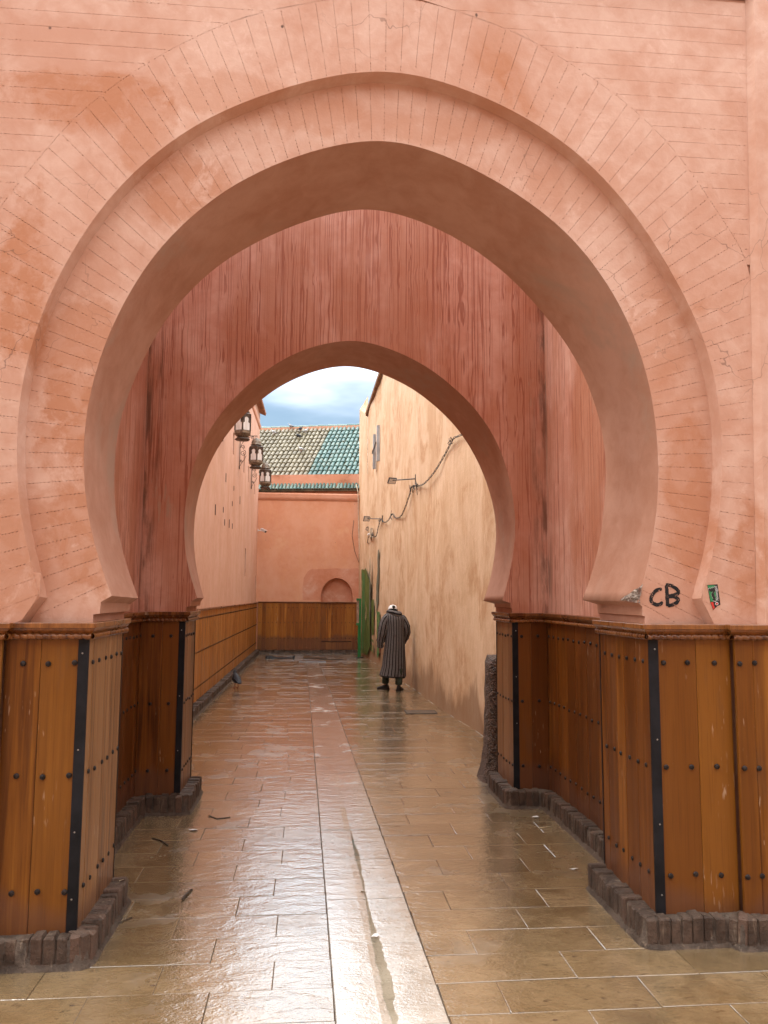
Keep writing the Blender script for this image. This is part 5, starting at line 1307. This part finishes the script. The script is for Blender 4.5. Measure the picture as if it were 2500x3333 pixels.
def flat(name, pts, y, mat, parent): return gp(mk(name, [(a, y, b) for a, b in pts], [tuple(range(len(pts)))], mat, parent, fixn=True))
MS = {k: plain('sticker_' + k, c, 0.35, 0.5, 0, 0.06) for k, c in dict(green=(0.030, 0.235, 0.085), black=(0.012, 0.012, 0.013), red=(0.55, 0.035, 0.025), white=(0.75, 0.75, 0.73)).items()}
YS = Y_OUT - 0.0012
flat('sheet', [(2.168, 1.870), (2.228, 1.874), (2.240, 1.762), (2.222, 1.755), (2.197, 1.733), (2.182, 1.776)], YS, MS['black'], st)
flat('green_field', [(2.170, 1.867), (2.211, 1.869), (2.219, 1.782), (2.184, 1.779)], YS - 0.0006, MS['green'], st)
flat('red_field', [(2.184, 1.776), (2.199, 1.777), (2.202, 1.757), (2.207, 1.748), (2.198, 1.736)], YS - 0.0006, MS['red'], st)
bird = [(2.173, 1.848), (2.178, 1.836), (2.190, 1.832), (2.199, 1.836), (2.194, 1.828), (2.188, 1.818), (2.193, 1.805), (2.198, 1.795), (2.196, 1.784), (2.214, 1.782), (2.212, 1.80), (2.208, 1.812), (2.203, 1.822), (2.212, 1.838), (2.210, 1.862), (2.203, 1.853), (2.200, 1.860), (2.195, 1.850), (2.190, 1.856), (2.186, 1.848), (2.181, 1.853)]
cb = Vector((2.197, 1.825))
flat('emblem_edge', [tuple(cb + (Vector(p) - cb) * 1.07) for p in bird], YS - 0.0011, MS['white'], st); flat('emblem', bird, YS - 0.0016, MS['black'], st)
tc = bpy.data.curves.new('script', 'FONT'); tc.body = 'Noviomagum'; tc.size = 0.0235; tc.shear = 0.35; tc.align_x = 'LEFT'
to = bpy.data.objects.new('script_text', tc); COL.objects.link(to); bpy.context.view_layer.update()
tme = bpy.data.meshes.new_from_object(to.evaluated_get(bpy.context.evaluated_depsgraph_get())); bpy.data.objects.remove(to)
tme.materials.clear(); tme.materials.append(MS['white'])
xs = [v_.co.x for v_ in tme.vertices]; sc_ = 0.080 / (max(xs) - min(xs))
put('lettering', tme, st, Matrix.Translation(-st.location) @ Matrix.Translation((2.2295, YS - 0.0022, 1.784)) @ Matrix.Rotation(R(90), 4, 'X') @ Matrix.Rotation(R(90 + 5), 4, 'Z') @ Matrix.Diagonal((sc_, sc_ * 1.5, 1, 1)))
flat('badge', [(2.219 + 0.009 * math.cos(a), 1.768 + 0.009 * math.sin(a)) for a in [2 * math.pi * k / 14 for k in range(14)]], YS - 0.0011, MS['white'], st)
flat('badge_centre', [(2.219 + 0.0065 * math.cos(a), 1.768 + 0.0065 * math.sin(a)) for a in [2 * math.pi * k / 14 for k in range(14)]], YS - 0.0016, MS['red'], st)

# ---------------------------------------------------------------- pigeons
M_PIG = plain('grey_feathers', (0.022, 0.022, 0.026), 0.6, 0.3, 0, 0.4, 18); M_PIGL = plain('pale_feathers', (0.30, 0.30, 0.31), 0.6, 0.3, 0, 0.35, 18); M_PIGW = plain('white_feathers', (0.6, 0.58, 0.56), 0.6, 0.3, 0, 0.2, 18)
M_PLEG = plain('pink_legs', (0.30, 0.09, 0.07), 0.6)
def pigeon(label, loc, rz, mat, s=1.0):
    t = tag(empty('pigeon', loc, rz), label, 'pigeon', 'pigeons'); t.scale = (s, s, s)
    # body axis +Y is forward; one continuous surface from tail to beak root
    sec = [(-0.19, 0.085, 0.030, 0.006), (-0.13, 0.100, 0.036, 0.014), (-0.07, 0.118, 0.055, 0.045), (0.0, 0.135, 0.066, 0.064), (0.06, 0.150, 0.060, 0.064), (0.095, 0.180, 0.038, 0.044), (0.105, 0.215, 0.026, 0.028), (0.112, 0.240, 0.028, 0.027), (0.128, 0.250, 0.020, 0.020), (0.142, 0.246, 0.008, 0.008), (0.163, 0.240, 0.002, 0.003)]
    rings = [[(rx * math.cos(a), y_ + (0.0 if i < 5 else 0.0) , z_ + rz_ * math.sin(a)) for a in [2 * math.pi * k / 12 for k in range(12)]] for i, (y_, z_, rx, rz_) in enumerate(sec)]
    mb = MB(); mb.loft(rings); mb.build('body', mat, t, True)
    for sx in (-1, 1):
        wv_ = [(sx * 0.062, 0.05, 0.165), (sx * 0.070, 0.02, 0.125), (sx * 0.066, -0.06, 0.098), (sx * 0.030, -0.16, 0.088), (sx * 0.026, -0.15, 0.108), (sx * 0.055, -0.04, 0.158)]
        mk('wing', wv_ + [(x - sx * 0.012, y_, z_) for x, y_, z_ in wv_], [tuple(range(6)), tuple(range(11, 5, -1))] + [(i, (i + 1) % 6, 6 + (i + 1) % 6, 6 + i) for i in range(6)], M_PIG, t, fixn=True)
        mb = MB(); mb.tube([(sx * 0.025, 0.0, 0.085), (sx * 0.026, 0.01, 0.0)], 0.005, 5); mb.tube([(sx * 0.026, 0.01, 0.004), (sx * 0.026, 0.05, 0.003)], 0.004, 5); mb.tube([(sx * 0.026, 0.01, 0.004), (sx * 0.012, 0.042, 0.003)], 0.004, 5); mb.tube([(sx * 0.026, 0.01, 0.004), (sx * 0.04, 0.042, 0.003)], 0.004, 5); mb.build('leg', M_PLEG, t)
    return t
pigeon('dark pigeon walking on the wet tiles beside the left alley kerb', (-1.40, 16.0, 0.002), R(20), M_PIG, 1.25)
def roof_pt(x, yl, dz=0.07): return tuple(ROOT @ Vector((x, yl, dz)))
pigeon('grey pigeon on the ridge near the left end of the tiled roof', tuple(RID @ Vector((-1.75, -0.12, 0.05))), R(70), M_PIGL, 0.8)
pigeon('grey pigeon just below the roof ridge, left of centre', roof_pt(-1.35, 3.75), R(-60), M_PIG, 0.8)
pigeon('white pigeon on the brown tiles under the ridge', roof_pt(-1.10, 3.55), R(-110), M_PIGW, 0.8)
pigeon('dark pigeon sitting low on the upper brown roof tiles', roof_pt(-1.25, 3.1), R(90), M_PIG, 0.8)
pigeon('pale pigeon at the left edge of the tiled roof', roof_pt(-2.3, 3.5), R(100), M_PIGW, 0.8)
fb = pigeon('pale bird resting with spread wings halfway down the brown roof tiles', roof_pt(-0.85, 1.85, 0.10), R(100), M_PIGW, 0.8)

# ---------------------------------------------------------------- litter on the wet floor
M_TWIG = plain('wet_twig', (0.045, 0.028, 0.016), 0.5); M_STRAW = plain('pale_straw', (0.48, 0.38, 0.24), 0.6); M_PAPER = plain('white_paper', (0.72, 0.70, 0.66), 0.7, 0.3, 0, 0.06); M_LEAF = plain('brown_leaf', (0.12, 0.075, 0.03), 0.5)
def twig(label, pts, r, mat=M_TWIG):
    mb = MB(); mb.tube([(a, b, 0.004 + c) for a, b, c in pts], r, 5); tag(mb.build('twig', mat, None, True), label, 'twig')
twig('straight dark twig on the tiles beside the left passage kerb', [(-1.14, 6.27, 0), (-1.06, 6.19, 0.004), (-0.995, 6.10, 0)], 0.005)
twig('bundle of dark plant fibres on the left tiles', [(-0.725, 5.03, 0), (-0.715, 5.09, 0.006), (-0.695, 5.19, 0)], 0.008)
twig('thin brown twig near the left foreground kerb corner', [(-1.06, 4.66, 0), (-1.01, 4.72, 0.003), (-0.965, 4.785, 0)], 0.003)
twig('bent thin twig on the tiles in front of the inner left pier', [(-0.80, 6.86, 0), (-0.72, 6.76, 0), (-0.62, 6.80, 0)], 0.004)
twig('pale straw by the kerb in front of the inner right pier', [(1.80, 6.33, 0), (1.92, 6.35, 0)], 0.004, M_STRAW)
def scrap(label, x, y_, s, mat, cat, seed, n=6):
    rd = random.Random(seed); v = [(0, 0, 0.006)]
    for k in range(n):
        a = 2 * math.pi * k / n + rd.uniform(-.3, .3); r = s * rd.uniform(.6, 1.2); v.append((r * math.cos(a), r * math.sin(a) * 0.7, 0.003 + rd.uniform(0, .012)))
    v += [(a, b, c - 0.0012) for a, b, c in v]; f = [(0, 1 + k, 1 + (k + 1) % n) for k in range(n)] + [(n + 1, n + 2 + (k + 1) % n, n + 2 + k) for k in range(n)] + [(1 + k, n + 2 + k, n + 2 + (k + 1) % n, 1 + (k + 1) % n) for k in range(n)]
    o = mk(cat.replace(' ', '_'), v, f, mat); o.location = (x, y_, 0.001); tag(o, label, cat)
scrap('small white paper scrap on the tiles beside the right foreground kerb', 1.765, 5.37, 0.028, M_PAPER, 'paper scrap', 1)
scrap('white scrap lying against the inner right kerb corner', 1.86, 6.62, 0.03, M_PAPER, 'paper scrap', 2)
scrap('white shred on the wet tiles in front of the inner left pier', -0.86, 6.45, 0.035, M_PAPER, 'paper scrap', 3)
scrap('brown leaf stuck in the gutter water', 0.352, 5.06, 0.022, M_LEAF, 'leaf', 4)
scrap('white pellet in the gutter nearer the camera', 0.372, 4.43, 0.022, M_PAPER, 'paper scrap', 5)
scrap('pale litter speck at the right edge by the foreground kerb', 2.35, 4.02, 0.018, M_PAPER, 'paper scrap', 6)
scrap('tan crumb lying on top of the left foreground kerb', -1.06, 4.93, 0.02, M_STRAW, 'crumb', 7)
bpy.data.objects['crumb'].location.z = 0.152

# ---------------------------------------------------------------- the man in the striped robe, seen from behind
PX, PY = 1.625, 15.5
man = tag(empty('person', (PX, PY, 0), R(6)), 'person in a grey and black striped hooded robe and white cap walking away', 'person')
M_SKIN = plain('skin', (0.25, 0.13, 0.085), 0.55, 0.4, 0, 0.12); M_HAIR = plain('dark_hair', (0.02, 0.017, 0.015), 0.7)
M_TROUS = plain('green_trousers', (0.040, 0.052, 0.038), 0.85, 0.2, 0, 0.3, 12); M_SHOE = plain('black_shoe', (0.014, 0.013, 0.013), 0.55, 0.4, 0, 0.3, 20); M_CAPW = plain('white_cap_cloth', (0.78, 0.76, 0.73), 0.8, 0.2, 0, 0.06, 20)
def robe_mat():
    m = NM('striped_wool'); u = m.n('UVMap').outputs['UV'] if False else m.n('TexCoord').outputs['UV']
    x = m.sep(u)[0]; w = m.math('ADD', x, m.math('MULTIPLY', m.math('SUBTRACT', m.noise(m.pos(), 6, 2), 0.5), 0.006))
    fr = m.math('FRACT', m.math('DIVIDE', w, 0.054)); fr2 = m.math('FRACT', m.math('DIVIDE', w, 0.0135))
    black = m.math('MULTIPLY', m.ss(fr, 0.0, 0.05), m.ss(fr, 0.34, 0.28)); pale = m.math('MULTIPLY', m.ss(fr2, 0.15, 0.3), m.ss(fr2, 0.7, 0.55))
    n = m.noise(m.pos(), 30, 3)
    c = m.mix(m.ss(n, 0.3, 0.7), (0.050, 0.045, 0.045), (0.080, 0.071, 0.070)); c = m.mix(m.math('MULTIPLY', pale, 0.75), c, (0.27, 0.25, 0.24))
    c = m.mix(m.ss(m.noise(m.pos(), 9, 2), 0.58, 0.72, 0, 0.4), c, (0.075, 0.045, 0.042))
    c = m.mix(black, c, (0.010, 0.009, 0.009)); return m.done(c, 0.9, m.bump(n, 0.3, 0.004), 0.15)
M_ROBE = robe_mat()
def rob_loft(name, rings, circ, parent, mat, cap0=False, cap1=True):
    """loft with a UV map: u = distance round the ring, so that the stripes run along it"""
    n = len(rings[0]); v, f = loft_geo(rings, cap0, cap1); me = mk_mesh(name, v, f, mat, True)
    uv = me.uv_layers.new(name='UVMap')
    for p in me.polygons:
        ks = [me.loops[li].vertex_index % n for li in p.loop_indices]; wrap = max(ks) - min(ks) > n / 2
        for li, k in zip(p.loop_indices, ks):
            kk = k + n if (wrap and k < n / 2) else k; uv.data[li].uv = (circ * kk / n, me.vertices[me.loops[li].vertex_index].co.z)
    return link(bpy.data.objects.new(name, me), parent)
NR_ = 64
def ring(cx, cy, z, rx, ry, fold=0.0, ph=0.0, tilt=0.0):
    out = []
    for k in range(NR_):
        a = 2 * math.pi * k / NR_; m_ = 1 + fold * (0.6 * math.sin(7 * a + ph) + 0.4 * math.sin(11 * a + 2 * ph + 1))
        out.append((cx + rx * m_ * math.cos(a), cy + ry * m_ * math.sin(a), z + tilt * math.cos(a)))
    return out
BODY = [(-0.024, 0.0, 0.275, 0.252, 0.195, 0.075, 0.3, -0.014), (-0.018, 0.0, 0.33, 0.244, 0.190, 0.065, 0.5, -0.008), (-0.004, 0.0, 0.45, 0.228, 0.182, 0.038, 0.9, 0), (0.0, 0.0, 0.62, 0.218, 0.176, 0.030, 1.3, 0), (0.008, 0.0, 0.80, 0.205, 0.168, 0.024, 1.7, 0), (0.012, -0.005, 0.97, 0.192, 0.160, 0.018, 2.0, 0), (0.014, -0.01, 1.10, 0.182, 0.155, 0.014, 2.2, 0), (0.012, -0.012, 1.22, 0.186, 0.150, 0.012, 2.4, 0), (0.008, -0.018, 1.32, 0.198, 0.152, 0.010, 2.6, 0), (0.004, -0.010, 1.395, 0.190, 0.145, 0.008, 2.8, -0.01), (0.0, 0.012, 1.450, 0.160, 0.122, 0.006, 3.0, -0.012), (-0.004, 0.045, 1.488, 0.105, 0.092, 0, 0, -0.008)]
robe = rob_loft('robe', [ring(*b) for b in BODY], 1.24, man, M_ROBE)
inner = MB(); inner.loft([[(x * 0.93, y_ * 0.93, z - 0.03) for x, y_, z in ring(*BODY[0])], [(x * 0.9, y_ * 0.9, z + 0.02) for x, y_, z in ring(*BODY[2])]], False, True); inner.build('robe_lining', M_SHOE, robe, True)
def sleeve(pts, radii, ph):
    rings = []; P = [Vector(p) for p in pts]; n = 24
    for i, p in enumerate(P):
        d = (P[min(i + 1, len(P) - 1)] - P[max(i - 1, 0)]).normalized(); a = d.cross(Vector((0, 1, 0))).normalized(); b = a.cross(d).normalized(); r = radii[i]
        rings.append([tuple(p + (a * math.cos(t) + b * math.sin(t)) * r * (1 + 0.05 * math.sin(5 * t + ph + i * 0.9))) for t in [2 * math.pi * k / n for k in range(n)]])
    return rob_loft('sleeve', rings, 0.42, robe, M_ROBE, True, False)
def dens(P, R_, n):
    C = catmull(P, n); L = len(R_) - 1; return C, [R_[int(i / (n - 1) * L * 0.9999)] * (1 - (i / (n - 1) * L) % 1) + R_[min(int(i / (n - 1) * L * 0.9999) + 1, L)] * ((i / (n - 1) * L) % 1) for i in range(n)]
sleeve(*dens([(-0.11, 0.0, 1.395), (-0.190, -0.005, 1.30), (-0.225, -0.01, 1.15), (-0.250, 0.0, 1.02), (-0.265, 0.02, 0.90), (-0.262, 0.05, 0.83)], [0.085, 0.098, 0.092, 0.085, 0.070, 0.052], 16), 0.0)
sleeve(*dens([(0.12, 0.0, 1.385), (0.200, 0.0, 1.28), (0.238, 0.01, 1.15), (0.245, 0.05, 1.05), (0.225, 0.10, 0.96), (0.200, 0.13, 0.91)], [0.085, 0.092, 0.085, 0.078, 0.066, 0.055], 16), 2.0)
# hood lying round the neck: a slumped roll, lower on the right
hr = []
for i in range(41):
    a = 2 * math.pi * i / 40; back = max(0, -math.sin(a)); p = Vector((-0.004 + 0.118 * math.cos(a) + 0.02 * back, 0.035 + 0.090 * math.sin(a) - 0.045 * back, 1.482 - 0.034 * back - 0.026 * math.cos(a) * (0.4 + back)))
    hr.append((p, 0.036 + 0.026 * back))
rings = []
for i in range(40):
    p, r = hr[i]; t = (hr[i + 1][0] - hr[i - 1][0] if i else hr[1][0] - hr[39][0]).normalized(); a_ = t.cross(Vector((0, 0, 1))).normalized(); b_ = a_.cross(t)
    rings.append([tuple(p + (a_ * math.cos(q) * r * 0.8 + b_ * math.sin(q) * r) * (1 + 0.10 * math.sin(3 * q + i * 0.5))) for q in [2 * math.pi * k / 14 for k in range(14)]])
rings.append(rings[0]); rob_loft('hood', rings, 0.22, robe, M_ROBE, False, False)
# body: one continuous skin from pelvis to head, arms and legs
bmv = []; bme = []; brad = []
def node(p, r, par=None):
    bmv.append(p); brad.append(r); i = len(bmv) - 1
    if par is not None: bme.append((par, i))
    return i
pel = node((0, 0, 0.86), 0.12); sp = node((0, 0, 1.10), 0.12, pel); ch = node((0, 0.01, 1.30), 0.115, sp); nk = node((-0.005, 0.06, 1.43), 0.050, ch); h0 = node((-0.010, 0.100, 1.485), 0.066, nk); h1 = node((-0.012, 0.115, 1.535), 0.074, h0); h2 = node((-0.012, 0.118, 1.575), 0.052, h1)
for sx, el, wr in ((-1, (-0.245, 0.0, 1.06), (-0.258, 0.06, 0.83)), (1, (0.235, 0.03, 1.07), (0.19, 0.15, 0.90))):
    sh = node((sx * 0.15, 0.0, 1.35), 0.055, ch); e_ = node(el, 0.042, sh); w_ = node(wr, 0.026, e_)
    d = (Vector(wr) - Vector(el)).normalized(); hp = node(tuple(Vector(wr) + d * 0.05), 0.028, w_); kn = node(tuple(Vector(wr) + d * 0.085), 0.026, hp)
    for q in range(4):
        off = Vector((0, 0.018 * (q - 1.5) * 1.0, 0)); b0 = Vector(wr) + d * 0.088 + off; f1 = node(tuple(b0 + d * 0.03), 0.009, kn); f2 = node(tuple(b0 + d * (0.052 + 0.006 * (q in (1, 2))) + Vector((-sx * 0.012, 0, 0))), 0.008, f1)
    t1 = node(tuple(Vector(wr) + d * 0.045 + Vector((0, 0.038, 0))), 0.010, hp); t2 = node(tuple(Vector(wr) + d * 0.075 + Vector((-sx * 0.008, 0.048, 0))), 0.009, t1)
FEET = [(-0.135, 0.15), (0.075, -0.09)]
for fx, fy in FEET:
    hp_ = node((fx * 0.8, 0, 0.82), 0.085, pel); k_ = node((fx * 0.95, fy * 0.5 + 0.02, 0.46), 0.06, hp_); a_ = node((fx, fy, 0.09), 0.038, k_); node((fx, fy + 0.10, 0.045), 0.032, a_)
me = bpy.data.meshes.new('body'); me.from_pydata(bmv, bme, []); me.materials.append(M_SKIN)
bo_ = link(bpy.data.objects.new('body', me), man); sk = bo_.modifiers.new('skin', 'SKIN'); sk.use_smooth_shade = True
for i, r in enumerate(brad): me.skin_vertices[0].data[i].radius = (r, r)
me.skin_vertices[0].data[0].use_root = True
bo_.modifiers.new('subdivision', 'SUBSURF').levels = 1
# ears, nose
mb = MB()
for sx in (-1, 1): mb.tube([(-0.006 + sx * 0.078, 0.085, 1.515), (-0.006 + sx * 0.088, 0.078, 1.535), (-0.006 + sx * 0.080, 0.085, 1.555)], [0.008, 0.014, 0.008], 7)
mb.tube([(-0.006, 0.165, 1.55), (-0.006, 0.185, 1.515), (-0.006, 0.165, 1.505)], [0.008, 0.013, 0.008], 7); mb.build('ears_and_nose', M_SKIN, bo_, True)
mb = MB(); mb.lathe([(0.062, 0.0), (0.082, 0.03), (0.085, 0.06), (0.07, 0.10), (0.03, 0.118)], 18, Matrix.Translation((-0.012, 0.105, 1.462))); mb.build('hair', M_HAIR, bo_, True)
# cap: dome with an opening at the back, strap below it, brim in front
v = []; f = []; NA, NE = 36, 14; hole = set()
CM = Matrix.Translation((-0.012, 0.088, 1.540)) @ Matrix.Rotation(R(-17), 4, 'X') @ Matrix.Rotation(R(4), 4, 'Y')
for i in range(NE + 1):
    e = math.pi / 2 * i / NE
    for k in range(NA):
        a = 2 * math.pi * k / NA; r = 0.092 * math.cos(e) ** 0.72; v.append(tuple(CM @ Vector((r * math.cos(a), r * 1.10 * math.sin(a), -0.012 + 0.096 * math.sin(e)))))
for i in range(NE):
    for k in range(NA):
        a = 2 * math.pi * (k + 0.5) / NA; e = (i + 0.5) / NE
        if math.hypot((a - 1.5 * math.pi) / 0.38, (e - 0.26) / 0.24) < 1.0: continue
        f.append((i * NA + k, i * NA + (k + 1) % NA, (i + 1) * NA + (k + 1) % NA, (i + 1) * NA + k))
cp = mk('cap', v, f, M_CAPW, man, True)
bv = []; bf = []
for i in range(15):
    a = math.pi * (0.14 + 0.72 * i / 14); bv += [tuple(CM @ Vector((0.093 * math.cos(a), 0.100 * math.sin(a), -0.008))), tuple(CM @ Vector((0.10 * math.cos(a), 0.100 * math.sin(a) + 0.075 * math.sin(a), -0.026)))]
for i in range(14): bf.append((2 * i, 2 * i + 1, 2 * i + 3, 2 * i + 2))
bb = len(bv); bv += [(x, y_, z - 0.004) for x, y_, z in bv]; bf += [tuple(q + bb for q in reversed(g_)) for g_ in list(bf)]
mk('brim', bv, bf, M_CAPW, cp, True)
for (fx, fy), yaw in zip(FEET, (R(38), R(-28))):
    lg = MB(); rr = [(0.30, 0.078), (0.24, 0.070), (0.19, 0.066), (0.165, 0.074), (0.15, 0.064), (0.135, 0.070), (0.115, 0.056)]
    lg.loft([[(fx + r * math.cos(a) * (1 + 0.05 * math.sin(3 * a + z * 40)), fy + r * math.sin(a), z) for a in [2 * math.pi * k / 18 for k in range(18)]] for z, r in [(0.42, 0.085)] + rr], False, False); lg.build('trouser_leg', M_TROUS, man, True)
    Ms = Matrix.Translation((fx, fy, 0)) @ Matrix.Rotation(yaw, 4, 'Z')
    up = []; so = []
    for (yy, hw, zt) in [(-0.075, 0.020, 0.06), (-0.07, 0.034, 0.095), (-0.04, 0.042, 0.125), (0.0, 0.045, 0.120), (0.05, 0.046, 0.088), (0.10, 0.050, 0.066), (0.15, 0.047, 0.054), (0.185, 0.034, 0.044), (0.20, 0.014, 0.034)]:
        up.append([(hw * math.cos(a) * (1 if math.sin(a) < 0.2 else 0.86), yy, 0.022 + (zt - 0.022) * max(0, math.sin(a)) if math.sin(a) > 0 else 0.022) for a in [2 * math.pi * k / 14 for k in range(14)]])
        so.append([(sx * (hw + 0.006), yy * 1.03, z) for sx, z in ((-1, 0.002), (1, 0.002), (1, 0.026), (-1, 0.026))])
    sm = MB(); sm.loft(up, True, True, Ms); sh_ = sm.build('shoe', M_SHOE, man, True)
    sm = MB(); sm.loft(so, True, True, Ms); sm.build('sole', M_SHOE, sh_)
